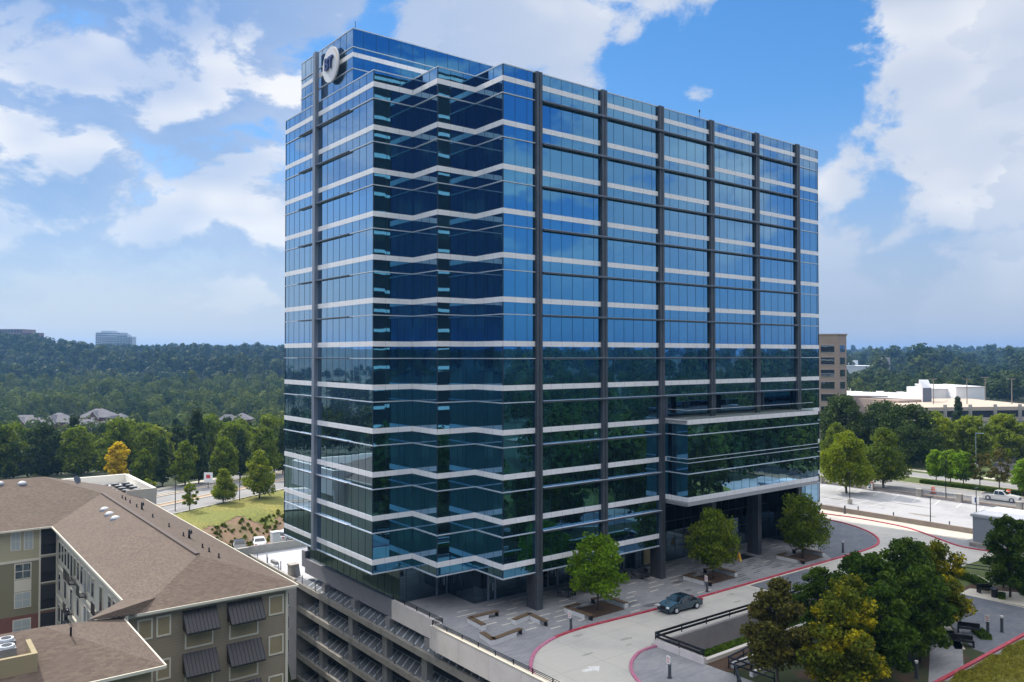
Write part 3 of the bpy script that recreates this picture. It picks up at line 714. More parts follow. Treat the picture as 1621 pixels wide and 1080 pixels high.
# terrace: glass guard, rail
gd_ = walls([(23.9, -.1), (23.9, -2.95), (49.1, -2.95)], 18.15, 19.22)
cg = bpy.data.materials.new('clear_glass'); cg.use_nodes = True; t_ = NT(cg.node_tree); t_.n.clear(); o_ = t_.node('ShaderNodeOutputMaterial'); tr_ = t_.node('ShaderNodeBsdfTransparent'); tr_.inputs[0].default_value = (.62, .74, .74, 1)
gl_ = t_.node('ShaderNodeBsdfGlossy'); gl_.inputs['Roughness'].default_value = .02; fr_ = t_.node('ShaderNodeFresnel'); fr_.inputs[0].default_value = 1.6; mx_ = t_.node('ShaderNodeMixShader')
t_.l.new(fr_.outputs[0], mx_.inputs[0]); t_.l.new(tr_.outputs[0], mx_.inputs[1]); t_.l.new(gl_.outputs[0], mx_.inputs[2]); t_.l.new(mx_.outputs[0], o_.inputs[0])
T(gd_, 'terrace_guard', cg)
T(MB().bar((23.9, -.1, 19.25), (23.9, -2.95, 19.25), .06).bar((23.9, -2.95, 19.25), (49.1, -2.95, 19.25), .06), 'terrace_rail', ALU)
for x in (31.5, 40.6): pass
T(MB().box(26.6, 27.0, 2.7, 3.0, 18.1, 20.87).box(35.2, 35.6, 2.7, 3.0, 18.1, 20.87).box(45.0, 45.2, 2.7, 2.98, 18.1, 20.87).box(46.2, 46.4, 2.7, 2.98, 18.1, 20.87), 'column', FINL)
# penthouse
PP = [(-8.85, 27.85), (-8.85, 14.53), (50, 14.53), (50, 27.85), (-8.85, 27.85)]
for z0, z1 in ((53.2, 57.02), (57.5, 60.0)): T(walls(PP, z0, z1), 'window', GLASS)
T(belt(PP, 57.02, 57.5, -.1, .05), 'white_band', WHITE); T(belt(PP, 58.02, 58.1, -.05, .1), 'ledge', ALU); T(belt(PP, 55.72, 55.80, -.05, .1), 'ledge', ALU)
T(belt(PP, 60.0, 60.1, -.3, .05), 'roof_coping', ALU); mm = MB(); mullions(PP, 53.2, 57.0, mb=mm); mullions(PP, 57.52, 60, mb=mm); T(mm, 'mullion_grid', MULL)
T(MB().box(-8.7, 49.8, 14.7, 27.7, 59.4, 59.6), 'roof', WROOF)
T(MB().cyl((-8.4, 14.9, 59.6), (-8.4, 14.9, 61.0), .03), 'lightning_rod', BLACK); T(MB().cyl((33.5, 3, 53.2), (33.5, 3, 56.2), .03).cyl((33.5, 3, 56.2), (33.5, 3, 56.5), .09), 'lightning_rod', BLACK)
# left side below the overhang: grey plinth band
T(MB().box(-5.95, -5.62, 10.1, 33.0, -1.65, .1).box(-5.95, -5.4, 33.0, 34.0, -1.0, 1.0), 'plinth', mat('plinth_render', (.25, .25, .28), .7, n1=(.5, (.22, .22, .25), .4, .7)))
# the round sign
sg = thing('company_sign', 'round white sign with navy letters BT and a thin gold ring', 'sign', (-9.4, 18.84, 57.28))
rr_ = 1.93
sgd = MB(); sgd.cyl((.16, 0, 0), (-.02, 0, 0), rr_, rr_, 64); sgd.build('sign_disc', mat('sign_white', (.82, .82, .84), .45), sg, local=True)
sgd = MB(); sgd.cyl((.17, 0, 0), (.13, 0, 0), rr_ + .04, rr_ + .04, 48); sgd.build('sign_rim', FINL, sg, local=True)
arc = MB(); n = 44
for k in range(n):
    a0 = R(62 - (132 * k / n)); a1 = R(62 - (132 * (k + 1) / n))
    # seen from outside (looking along +x) the right-hand side of the disc is -y
    for q in (0,):
        r0, r1 = 1.66, 1.66 + .085 * (1 - abs(k / n - .25) * .9)
        P = lambda a, r: (-.028, -r * math.cos(a), r * math.sin(a))
        arc.poly([P(a0, r0), P(a0, r1), P(a1, r1), P(a1, r0)])
arc.build('gold_ring', mat('gold_paint', (.80, .42, .03), .5), sg, local=True)
fc = bpy.data.curves.new('lettering', 'FONT'); fc.body = 'BT'; fc.size = 1.75; fc.extrude = .10; fc.offset = .055; fc.align_x = 'CENTER'; fc.align_y = 'CENTER'; fc.space_character = .95
fo = bpy.data.objects.new('tmp', fc); COL.objects.link(fo); bpy.context.view_layer.update()
me = bpy.data.meshes.new_from_object(fo.evaluated_get(bpy.context.evaluated_depsgraph_get())); bpy.data.objects.remove(fo)
me.materials.clear(); me.materials.append(mat('sign_navy', (.012, .045, .20), .4)); lt = bpy.data.objects.new('lettering', me); COL.objects.link(lt); lt.parent = sg
lt.location = (-.14, .18, .10); lt.rotation_euler = (R(90), 0, R(-90))
MB().box(0.15, .5, -.6, -.5, -.1, .1).box(0.15, .5, .5, .6, -.1, .1).build('bracket', BLACK, sg, local=True)
# ------------------------------------------------------------------ parking garage under the plaza
gar = thing('parking_garage', 'open concrete parking garage with stacked decks below the plaza edge', 'parking garage', (-7.4, 32.5, -2.4))
G = lambda mb, name, m, par=gar, **k: mb.build(name, m, par, **k)
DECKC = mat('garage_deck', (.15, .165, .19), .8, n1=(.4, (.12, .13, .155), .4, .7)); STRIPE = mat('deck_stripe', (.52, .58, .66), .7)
for k in range(6):
    z = -2.4 - 2.85 * k
    y1 = 49.0 if k == 0 else 32.4
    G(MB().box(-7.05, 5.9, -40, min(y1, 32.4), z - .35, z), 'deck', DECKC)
    if k == 0: G(MB().box(-7.05, 14, 32.4, 49, z - .35, z), 'deck', mat('garage_top_deck', (.50, .50, .52), .85, n1=(.2, (.44, .44, .46), .4, .7)))
    if k < 3 or True: G(MB().box(-7.42, -7.05, (-40 if k < 3 else 17.6), y1, z - .56, z + (.05 if k < 3 else .08)), 'edge_beam', mat('garage_beam_concrete', (.29, .275, .25), .85, n1=(.7, (.20, .19, .18), .42, .7), n2=(6, (.33, .31, .28), .55, .75), bump=(20, .2)))
    s = MB(); y = -20.
    while y < 30.2:
        s.poly([(-6.95, y, z + .006), (-6.95, y + .20, z + .006), (-5.1, y + 1.95, z + .006), (-5.1, y + 1.75, z + .006)]); y += 1.18
    if k == 0:
        for yy in (36, 39, 42, 45): s.poly([(-1.0, yy, z + .006), (4, yy, z + .006), (4, yy + .12, z + .006), (-1.0, yy + .12, z + .006)])
    s.poly([(-5.1, -20, z + .008), (-5.0, -20, z + .008), (-5.0, 32, z + .008), (-5.1, 32, z + .008)])
    G(s, 'deck_stripes', STRIPE)
    p = MB(); y = -18.
    while y < (47 if k == 0 else 31.5):
        p.box(-7.30, -7.22, y - .04, y + .04, z, z + 1.1); y += 3.75
    for zz in (.25, .5, .75, 1.0): p.bar((-7.26, -18, z + zz), (-7.26, (31.8 if k else 30), z + zz), .012)
    G(p, 'cable_rail', mat('galvanised', (.20, .22, .24), .5, .4))
cols = MB()
for k, y in enumerate((26.3, 18.7, 11.0, 3.3, -4.4, -12.1)):
    G(MB().box(-6.85, -6.15, y - .5, y + .5, -17, -2.42).box(-6.55, -5.95, y - .45, y + .45, -2.4, -1.5), 'column', CONCD)
G(MB().box(3.0, 3.3, -40, 32.4, -17, -2.76), 'inner_wall', mat('garage_inner_shade', (.10, .10, .11), .9))  # near-black wall added so the open decks look shaded inside
G(MB().box(3.0, 3.3, -40, 32.4, -2.38, -.7), 'inner_wall', MATS['garage_inner_shade'])
G(MB().box(-7.3, 14, -13.9, .7, -.62, -.05).box(-7.3, 5.95, -40, -13.9, -.62, -.05).box(-6.3, 14, .7, 9.9, -.62, -.05).box(-5.5, 14, 9.9, 32.6, -1.2, -.05), 'plaza_slab', CONCD)
G(MB().box(-7.35, -7.05, -40, 16.4, -17, -10.85).box(-7.52, -7.02, 16.4, 17.6, -17, -10.3), 'end_wall', CONCD)
G(MB().box(-7.4, 14, 32.4, 32.7, -17, -2.76), 'end_wall', CONC)
G(MB().box(-8.9, -7.43, 48.6, 49.0, -2.8, -1.25).box(-8.9, 40, 49.0, 49.25, -3.6, -1.25), 'parapet', CONC)
G(MB().box(14, 40, 33.2, 49, -2.75, -2.4), 'deck', MATS['garage_top_deck'])
G(MB().box(-7.45, -7.15, 32.7, 49, -2.4, -2.15), 'edge_beam', CONC)
pp = MB()
for y in (38.5, 43.3): pp.box(-6.9, -6.8, y, y + .1, -2.4, -1.2)
G(pp, 'bollard_post', CONCD)
G(MB().box(-7.0, -6.6, 40.0, 41.7, -2.0, -1.6), 'sign_panel', CONCD)
# corner pier and block on the top deck
pr = thing('concrete_pier', 'square concrete pier with a torn grey cover on the garage deck edge', 'pier', (-6.9, 34.8, -2.4))
MB().box(-7.3, -6.3, 34.2, 35.2, -2.4, -.9).box(-7.38, -6.22, 34.12, 35.28, -.9, -.75).build('post', CONC, pr)
MB().poly([(-6.25, 34.1, -.95), (-6.2, 34.9, -.95), (-5.95, 34.7, -2.35), (-6.1, 33.9, -2.3)]).poly([(-6.9, 34.05, -.95), (-6.25, 34.1, -.95), (-6.1, 33.9, -2.3), (-6.7, 34.0, -2.1)]).build('cover', mat('grey_tarp', (.30, .31, .33), .6), pr)
# stair tower with slit windows between the apartments and the garage
stw = thing('stair_tower', 'narrow pale concrete stair tower with small slit windows beside the garage', 'stair tower', (-8.4, 33.2, -14))
MB().box(-9.6, -7.45, 32.0, 33.6, -17, -2.5).build('wall', PANEL, stw)
for k in range(5):
    w_ = MB().box(-8.75, -8.45, 31.97, 31.99, -4.9 - 2.85 * k, -3.5 - 2.85 * k).build('window', mat('dark_opening', (.02, .022, .025), .5), stw)
    MB().box(-8.8, -8.40, 31.8, 31.99, -5.05 - 2.85 * k, -4.92 - 2.85 * k).build('sill', WHITE, w_)

# ------------------------------------------------------------------ plaza edge wall and rails
pw_ = thing('plaza_wall', 'pale precast parapet wall stepping along the plaza edge above the garage', 'wall', (-6.5, 9.9, 0))
MB().box(-6.55, -6.2, .95, 10.08, -1.35, .55).build('wall_panel', PANEL, pw_)
MB().box(-7.72, -6.55, .62, .95, -1.45, .62).build('wall_panel', PANEL, pw_)
y = .62
for k in range(9):
    MB().box(-7.72, -7.38, y - 4.4, y - .03, -1.5, .62).build('wall_panel', PANEL, pw_); y -= 4.4
MB().box(-7.74, -7.34, -39, .64, .622, .70).build('coping', mat('cream_coping', (.66, .60, .50), .8), pw_)
def rail(name, label, pts, zs, r=.045, post=2.4, base=0., grp=None, loc=None):
    t = thing(name, label, 'railing', loc or (*pts[0][:2], base), 0, grp); P = [Vector(p) for p in pts]
    for z in zs:
        mb = MB()
        for a, b in zip(P, P[1:]): mb.bar(a + Vector((0, 0, z)), b + Vector((0, 0, z)), r * 2, r * 1.7)
        mb.build('rail', BLACK, t)
    for q, (a, b) in enumerate(zip(P, P[1:])):
        n = max(1, round((b - a).length / post))
        for k in range(n + 1 if q == len(P) - 2 else n):
            p = a.lerp(b, k / n); MB().box(p.x - .035, p.x + .035, p.y - .035, p.y + .035, p.z, p.z + max(zs)).build('post', BLACK, t)
    return t
rail('railing', 'low black three-bar railing on top of the pale plaza edge wall', [(-6.4, 10.0, .55), (-6.4, .8, .55), (-7.5, .8, .62), (-7.5, -38, .70)], (.20, .33, .46), r=.026)
# ramp pit
pt = thing('ramp_walls', 'concrete ramp pit with a white end wall beside the driveway', 'ramp', (6.2, -16.5, -3))
MB().box(6.25, 37.5, -14.3, -14.0, -3.4, .25).build('wall_panel', mat('pit_wall', (.27, .255, .26), .8, n1=(.5, (.22, .21, .215), .4, .7)), pt)
MB().box(6.0, 6.3, -16.9, -14.0, -3.4, .55).box(6.0, 6.3, -19.5, -16.95, -3.4, .55).build('wall_panel', PANEL, pt)
MB().box(6.3, 37.5, -19.6, -19.2, -3.4, .35).build('wall_panel', mat('ledge_concrete', (.60, .57, .52), .8), pt)
MB().box(6.25, 37.6, -19.3, -14.0, -3.5, -3.3).build('floor', CONCD, pt)
MB().box(6.3, 37.5, -17.7, -17.55, -3.3, -.55).build('wall_panel', BLACK, pt)
rail('railing', 'two-bar black railing around the far side of the ramp pit', [(37.4, -14.1, .25), (6.15, -14.1, .5), (6.15, -19.4, .5)], (.28, .60), r=.085, post=3.4, grp=None)
rail('railing', 'two-bar black railing on the steps below the ramp pit', [(7.0, -25.5, 0), (6.9, -21.3, 0), (14, -20.4, 0)], (.5, .95), r=.06)
rail('railing', 'black handrail bending beside the mulch bed at the frame bottom', [(3.6, -24.9, 0), (6.2, -22.4, 0), (15, -22.6, 0)], (.5, .95), r=.06)
sw_ = thing('step_walls', 'low white walls flanking the garden steps', 'wall', (10, -22, 0))
MB().box(7.2, 17, -21.6, -21.3, -.0, .45).build('wall_panel', BENCHW, sw_); MB().box(6.9, 17, -23.6, -23.3, 0, .4).build('wall_panel', BENCHW, sw_)
rail('railing', 'black railing on the curved garden wall near the right edge', [(47, -15.4, .2), (51.5, -17.2, .2), (53.3, -22.6, .2), (54.2, -27, .2)], (.45, .85), r=.06)
# curved white planter wall with hedge
cv = [(49.6, -18.6), (50.6, -20.0), (50.4, -22.0), (48.9, -23.8), (47.3, -24.8)]
cw = thing('curved_planter_wall', 'curved white garden wall wrapping a clipped hedge', 'wall', (49.5, -21, 0)); m_ = MB()
cc = smooth_curve(cv, 6)
for a, b in zip(cc, cc[1:]): m_.bar(a + Vector((0, 0, .25)), b + Vector((0, 0, .25)), .75, .5)
m_.build('wall_panel', WALK, cw)

# ------------------------------------------------------------------ benches
def bench(label, pts, wood_up, posts, base):
    t = thing('bench', label, 'bench', (*pts[0], 0), 0, 'angular plaza benches')
    m = MB()
    for a, b in wood_up: m.bar((*a, .47), (*b, .47), .55, .07)
    m.build('seat', WOODT, t)
    m = MB()
    for a, b in base: m.bar((*a, .215), (*b, .215), .50, .43)
    m.build('base', BENCHW, t)
    for p in posts: MB().box(p[0] - .05, p[0] + .05, p[1] - .22, p[1] + .22, 0, .43).build('leg', BLACK, t)
bench('bench nearest the tower corner, L-shaped wooden top on white base', [(-3, 1)], [((-3.2, 1.0), (-3.4, -1.6)), ((-3.25, 0.9), (.1, .9))], [(-.05, .9)], [((-3.2, 1.0), (-3.4, -1.6)), ((-3.25, .9), (-1.2, .9))])
bench('V-shaped wooden-topped bench in front of the wide grey column', [(-.2, -2)], [((-.3, -2.1), (2.1, -1.6)), ((2.0, -1.6), (1.8, -4.4))], [(1.82, -4.3)], [((-.3, -2.1), (2.1, -1.6)), ((2.0, -1.6), (1.85, -3.7))])
bench('L-shaped bench nearest the pale plaza wall and the pink kerb', [(-4.9, -4)], [((-4.7, -3.1), (-5.0, -5.3)), ((-5.0, -5.1), (-1.3, -4.5))], [(-1.4, -4.5)], [((-4.7, -3.1), (-5.0, -5.3)), ((-5.0, -5.1), (-2.2, -4.7))])
def treepit(cx, cy, where):
    tag(MB().box(cx - 2.2, cx + 2.4, cy - 1.5, cy + 1.5, 0, .05).build('mulch_bed', MULCH), kind='structure')
    bench('angled wooden bench on the near-left side of the tree ' + where, [(cx - 2.8, cy)], [((cx - 2.7, cy + 1.7), (cx - 2.6, cy - 1.9)), ((cx - 2.7, cy + 1.5), (cx - 1.0, cy + 1.6))], [(cx - 2.6, cy - 1.8)], [((cx - 2.7, cy + 1.7), (cx - 2.62, cy - 1.2))])
    bench('angled wooden bench on the far-right side of the tree ' + where, [(cx + 3, cy)], [((cx + 2.9, cy - 1.2), (cx + 2.9, cy + 1.9)), ((cx + 2.9, cy + 1.7), (cx + 1.1, cy + 1.9))], [(cx + 1.2, cy + 1.9)], [((cx + 2.9, cy - 1.2), (cx + 2.9, cy + 1.8))])
treepit(8.9, -3.9, 'by the parked car'); treepit(27.2, -3.6, 'under the projecting box'); treepit(43.7, -4.6, 'farthest along the tower front')
def flat_bench(label, x, y, rz, L=1.8):
    t = thing('slat_bench', label, 'bench', (x, y, 0), rz, 'dark garden benches')
    MB().box(-L / 2, L / 2, -.3, .3, .42, .48).build('seat', BLACK, t, local=True); MB().box(-L / 2, L / 2, .28, .34, .5, .9).build('backrest', BLACK, t, local=True)
    for s in (-1, 1): MB().box(s * L / 2 - .05, s * L / 2 + .05, -.28, .32, 0, .6).build('leg', BLACK, t, local=True)
flat_bench('dark slatted bench against the hedge beside the curved wall', 49.9, -26.3, R(-60))
flat_bench('dark slatted bench on the small pavement beside the litter bin', 46.0, -25.2, R(-30))
flat_bench('dark slatted bench at the end of the grey garden path', 31.2, -29.6, R(-60)); flat_bench('dark slatted bench nearest the red kerb and the grassy berm', 27.3, -30.6, R(-60))
tb = thing('litter_bin', 'dark round litter bin beside the garden bench', 'bin', (44.9, -26.4, 0)); MB().cyl((0, 0, 0), (0, 0, .9), .3, .32, 14).build('bin_body', BLACK, tb, local=True); MB().cyl((0, 0, .9), (0, 0, .98), .36, .30, 14).build('lid', FIN, tb, local=True)

# ------------------------------------------------------------------ bollards, signs, small plaza things
def bollard(label, x, y, h=1.15, sign=True, n=''):
    t = thing('sign_bollard' if sign else 'bollard', label, 'bollard', (x, y, 0), 0, 'dark bollards around the drive')
    MB().cyl((0, 0, 0), (0, 0, h), .13, .13, 12).cyl((0, 0, 0), (0, 0, .05), .22, .22, 12).build('post', FIN, t, local=True)
    if sign:
        s = MB().box(-.16, -.14, -.19, .19, h - .02, h + .62).build('sign_panel', WPL, t, local=True)
        m = MB()
        for k in range(14):
            a, b = 2 * math.pi * k / 14, 2 * math.pi * (k + 1) / 14
            P = lambda q, r: (-.163, r * math.cos(q), h + .38 + r * math.sin(q))
            m.poly([P(a, .10), P(a, .14), P(b, .14), P(b, .10)])
        m.poly([(-.164, -.1, h + .30), (-.164, -.08, h + .28), (-.164, .1, h + .46), (-.164, .08, h + .48)])
        m.box(-.165, -.162, -.13, .13, h + .10, h + .16)
        m.build('no_parking_mark', SIGNR, s, local=True)
    else: MB().cyl((0, 0, h), (0, 0, h + .18), .11, .13, 12).build('lamp_head', WPL, t, local=True)
bollard('dark bollard with a white no-parking plate beside the nearest plaza tree', 2.94, -6.6)
bollard('dark bollard with a white no-parking plate beside the tree under the projecting box', 22.6, -6.6)
bollard('dark bollard with a white no-parking plate on the grey loop island', 1.7, -19.6)
bollard('dark bollard with a red-lettered plate beside the dark garden path', 32.4, -30.7)
bollard('slim dark bollard with pale cap next to the plate bollard on the garden path', 33.9, -31.3, 1.3, False)
bollard('dark bollard with pale cap on the rounded end of the plaza', 50.3, -6.3, 1.3, False)
bollard('short dark bollard in the mulch beneath the large trees', 17.0, -31.6, 1.2, False)
bollard('dark bollard on the sidewalk by the low deck wall', 74.4, 7.2, 1.25, False)
cs = thing('caution_sign', 'yellow folding caution sign on the plaza by the dark mat', 'caution sign', (36.2, -.7, 0))
MB().poly([(-.2, -.25, 0), (.2, -.25, 0), (.12, -.03, 1.0), (-.12, -.03, 1.0)]).poly([(-.2, .25, 0), (-.12, .03, 1.0), (.12, .03, 1.0), (.2, .25, 0)]).build('sign_panel', YEL, cs, local=True)
tag(MB().box(37, 39.5, -.6, 1.2, .006, .03).build('door_mat', BLACK), 'dark rectangular mat on the plaza behind the yellow sign', 'mat')
for x, y, w_ in ((9.6, 1.2, 'nearest the wide corner column'), (12.4, 2.2, 'behind the nearest plaza tree'), (18.2, 1.9, 'between the second and third fins'), (20.8, 1.2, 'just left of the projecting box')):
    t = thing('patio_table', 'round black patio table ' + w_, 'table', (x, y, 0), 0, 'patio tables')
    MB().cyl((0, 0, .72), (0, 0, .75), .55, .55, 20).build('tabletop', BLACK, t, local=True); MB().cyl((0, 0, 0), (0, 0, .72), .04, .04, 8).cyl((0, 0, 0), (0, 0, .03), .3, .3, 12).build('leg', BLACK, t, local=True)
    for q, a in enumerate((20, 140, 260)):
        cx, cy = x + .95 * math.cos(R(a)), y + .95 * math.sin(R(a))
        c = thing('patio_chair', 'black metal patio chair at the table ' + w_, 'chair', (cx, cy, 0), R(a) - R(90), 'patio chairs')
        MB().box(-.22, .22, -.22, .22, .43, .46).build('seat', BLACK, c, local=True); MB().box(-.22, .22, .19, .22, .5, .9).build('backrest', BLACK, c, local=True)
        for sx in (-.2, .2):
            for sy in (-.2, .2): MB().cyl((sx, sy, 0), (sx, sy, .46 if sy < 0 else .9), .014, .014, 6).build('leg', BLACK, c, local=True)

# ------------------------------------------------------------------ cars
def car(label, x, y, z, rz, paint, kind='sedan', glassm=None, name='parked_car', cat='car', grp=None):
    t = thing(name, label, cat, (x, y, z), rz, grp); W2 = .92
    prof = {'sedan': [(-2.45, .38), (-2.42, .72), (-2.1, .93), (-1.65, 1.0), (-.9, 1.38), (-.2, 1.46), (.45, 1.42), (1.1, 1.02), (1.9, .88), (2.35, .70), (2.45, .40)],
            'suv': [(-2.35, .45), (-2.35, 1.0), (-2.2, 1.1), (-1.9, 1.66), (-.5, 1.74), (.35, 1.70), (1.0, 1.15), (1.9, 1.05), (2.3, .85), (2.38, .45)],
            'truck': [(-2.85, .55), (-2.9, 1.12), (-1.0, 1.14), (-.85, 1.82), (.35, 1.86), (1.1, 1.25), (2.5, 1.15), (2.85, .95), (2.9, .50)]}[kind]
    belt_z = {'sedan': .96, 'suv': 1.12, 'truck': 1.18}[kind]
    def width(zv, xv):
        if zv <= belt_z + .05: return W2 * (1 - .10 * max(0, abs(xv) - 1.9) / .6)
        return W2 * (1 - .26 * (zv - belt_z) / .6)
    n = len(prof); V = []; F = []
    for s in (-1, 1):
        for px, pz in prof: V.append((px, s * width(pz, px), pz))
    for i in range(n - 1): F.append((i, n + i, n + i + 1, i + 1))
    V += [(prof[0][0], -W2 * .9, .22), (prof[-1][0], -W2 * .9, .22), (prof[0][0], W2 * .9, .22), (prof[-1][0], W2 * .9, .22)]
    a, b, c, d = 2 * n, 2 * n + 1, 2 * n + 2, 2 * n + 3
    F += [tuple([a] + list(range(n)) + [b])[::-1], tuple([c] + list(range(n, 2 * n)) + [d]), (0, a, c, n), (n - 1, 2 * n - 1, d, b), (a, b, d, c)]
    me = bpy.data.meshes.new('body'); me.from_pydata(V, [], F); me.update()
    bm = bmesh.new(); bm.from_mesh(me); bmesh.ops.recalc_face_normals(bm, faces=bm.faces)
    bmesh.ops.bevel(bm, geom=[e for e in bm.edges if e.calc_face_angle(0) > .4], offset=.07, segments=2, affect='EDGES'); bm.to_mesh(me); bm.free()
    me.materials.append(paint); me.shade_smooth(); me.set_sharp_from_angle(angle=R(28)); bo = bpy.data.objects.new('body', me); COL.objects.link(bo); bo.parent = t
    gm = mat('car_glass', (.012, .016, .02), .06, spec=.9)
    top = max(p[1] for p in prof)
    # windows: side glass, windscreen, rear screen
    roofpts = [p for p in prof if p[1] > belt_z + .15]; x0, x1 = roofpts[0][0], roofpts[-1][0]
    rise = lambda xx, zz, s: (xx, s * (width(zz, xx) + .035), zz)
    lo, hi = belt_z + .03, top - .10
    xa = {'sedan': (-1.45, -.95, .40, .92), 'suv': (-2.0, -1.85, .40, .95), 'truck': (-.85, -.80, .40, .98)}[kind]
    for s in (-1, 1):
        m = MB(); mid = (xa[1] + xa[2]) / 2
        m.poly([rise(xa[0], lo, s), rise(mid - .05, lo, s), rise(mid - .05, hi, s), rise(xa[1], hi, s)]); m.poly([rise(mid + .05, lo, s), rise(xa[3], lo, s), rise(xa[2], hi, s), rise(mid + .05, hi, s)])
        m.build('side_window', gm, t, local=True)
    i = max(k for k, p in enumerate(prof) if p[1] > top - .12); f0, f1 = prof[i + 1], prof[i]
    def screen(p, q, nm):
        P = Vector((p[0], 0, p[1])); Q = Vector((q[0], 0, q[1])); dd = Q - P; nn = Vector((-dd.z, 0, dd.x)); nn = nn if nn.z > 0 else -nn; nn.normalize(); P = P + dd * .08 + nn * .025; Q = Q - dd * .06 + nn * .025
        a_ = width(P.z, 0) - .12; b_ = width(Q.z, 0) - .1; MB().poly([(P.x, -a_, P.z), (P.x, a_, P.z), (Q.x, b_, Q.z), (Q.x, -b_, Q.z)]).build(nm, gm, t, local=True)
    screen(f0, f1, 'windscreen')
    j = min(k for k, p in enumerate(prof) if p[1] > top - .12); screen(prof[j - 1], prof[j], 'rear_window')
    wx = {'sedan': 1.45, 'suv': 1.4, 'truck': 1.85}[kind]; wr = {'sedan': .33, 'suv': .37, 'truck': .42}[kind]
    for sx in (-1, 1):
        for s in (-1, 1):
            w_ = MB().cyl((sx * wx, s * (W2 - .18), wr), (sx * wx, s * (W2 + .015), wr), wr, wr, 20).build('wheel', mat('tyre', (.012, .012, .013), .8), t, local=True)
            MB().cyl((sx * wx, s * (W2 + .0), wr), (sx * wx, s * (W2 + .03), wr), wr * .62, wr * .58, 14).build('rim', ALU, w_, local=True)
    ex = prof[-1][0] - .05
    for s in (-1, 1):
        MB().box(ex - .12, ex + .06, s * .60 - .16, s * .60 + .16, belt_z - .36, belt_z - .22).build('headlight', mat('headlight', (.7, .75, .8), .15), t, local=True)
        MB().box(prof[0][0] - .03, prof[0][0] + .1, s * .66 - .14, s * .66 + .14, belt_z - .28, belt_z - .12).build('tail_light', mat('tail_light', (.45, .01, .01), .25), t, local=True)
        MB().box(xa[3] - .22, xa[3] - .05, s * (W2 + .02), s * (W2 + .17), belt_z, belt_z + .13).build('mirror', paint, t, local=True)
    MB().box(ex - .02, ex + .07, -.42, .42, belt_z - .50, belt_z - .26).build('grille', BLACK, t, local=True)
    if kind == 'truck': MB().box(-2.78, -1.0, -.78, .78, 1.12, 1.16).build('load_bed', BLACK, t, local=True)
    return t
PB = mat('blue_black_paint', (.018, .052, .080), .22, .3, coat=.8); PBL = mat('black_paint', (.01, .014, .018), .18, .3, coat=1); PW = mat('white_paint', (.72, .73, .74), .25, coat=.6)
car('dark blue-grey sedan parked along the red kerb in front of the tower', 15.7, -8.75, .01, R(180 - 3), PB, 'sedan', cat='car')
car('dark blue sedan parked behind the garage parapet wall', -5.4, 58.4, -3.66, R(255), PBL, 'sedan', grp='cars behind the garage parapet')
car('white sedan between the dark sedan and the white cabinet behind the parapet', -2.3, 58.6, -3.66, R(75), PW, 'sedan', grp='cars behind the garage parapet')
car('white sport utility car beside the tower corner behind the parapet', 2.6, 59.8, -3.66, R(40), PW, 'suv', grp='cars behind the garage parapet')
car('white pickup truck driving on the road behind the parking deck fence', 106.4, -3.6, .03, R(-88), PW, 'truck', name='pickup_truck', cat='pickup truck')
cb_ = thing('utility_cabinet', 'white metal utility cabinet between the white cars', 'cabinet', (-.2, 57.4, -3.6)); MB().box(-.6, .6, -.5, .5, 0, 2.0).build('cabinet_body', WPL, cb_, local=True); MB().box(-.66, .66, -.56, .56, 2.0, 2.1).build('lid', WPL, cb_, local=True)
# ------------------------------------------------------------------ right-hand deck furniture
kw = thing('deck_wall', 'low brown concrete wall between the sidewalk and the parking deck', 'wall', (75, 0, 0))
for y in range(-13, 30, 6): MB().box(74.95, 75.3, y, y + 5.97, 0, .75).build('wall_panel', mat('brown_concrete', (.30, .25, .21), .85, n1=(.6, (.25, .21, .18), .4, .7)), kw)
fn = thing('deck_fence', 'long dark picket fence with concrete piers at the far side of the parking deck', 'fence', (99.2, 0, 0))
pk = MB(); y = -40.
while y < 56: pk.box(99.28, 99.31, y, y + .05, .35, 1.25); y += .15
pk.bar((99.3, -40, 1.27), (99.3, 56, 1.27), .05); pk.bar((99.3, -40, .42), (99.3, 56, .42), .05); pk.build('pickets', mat('fence_grey', (.07, .08, .11), .5), fn)
MB().box(99.2, 99.42, -9, 56, 0, .35).build('base_wall', CONCD, fn)
for y in (-9, .4, 7.2, 16.9, 26.6, 36): MB().box(98.95, 99.65, y - .45, y + .45, 0, 1.35).box(98.88, 99.72, y - .52, y + .52, 1.35, 1.48).build('pier', CONC, fn)
def numsign(x, y, txt):
    t = thing('number_sign', 'square white sign with number %s on the %s part of the deck fence' % (txt, 'far left' if txt == '2' else 'right'), 'sign', (x, y, .1)); MB().box(-.04, .0, -.55, .55, .1, 1.35).build('sign_panel', WPL, t, local=True)
    fc = bpy.data.curves.new('n', 'FONT'); fc.body = txt; fc.size = 1.2; fc.extrude = .01; fc.align_x = 'CENTER'; fc.align_y = 'CENTER'; fc.offset = .02
    fo = bpy.data.objects.new('tmp', fc); COL.objects.link(fo); bpy.context.view_layer.update()
    me = bpy.data.meshes.new_from_object(fo.evaluated_get(bpy.context.evaluated_depsgraph_get())); bpy.data.objects.remove(fo)
    me.materials.clear(); me.materials.append(SIGNB); o = bpy.data.objects.new('numeral', me); COL.objects.link(o); o.parent = t; o.location = (-.06, 0, .72); o.rotation_euler = (R(90), 0, R(-90))
numsign(98.9, 16.2, '2'); numsign(98.9, -2.4, '1')
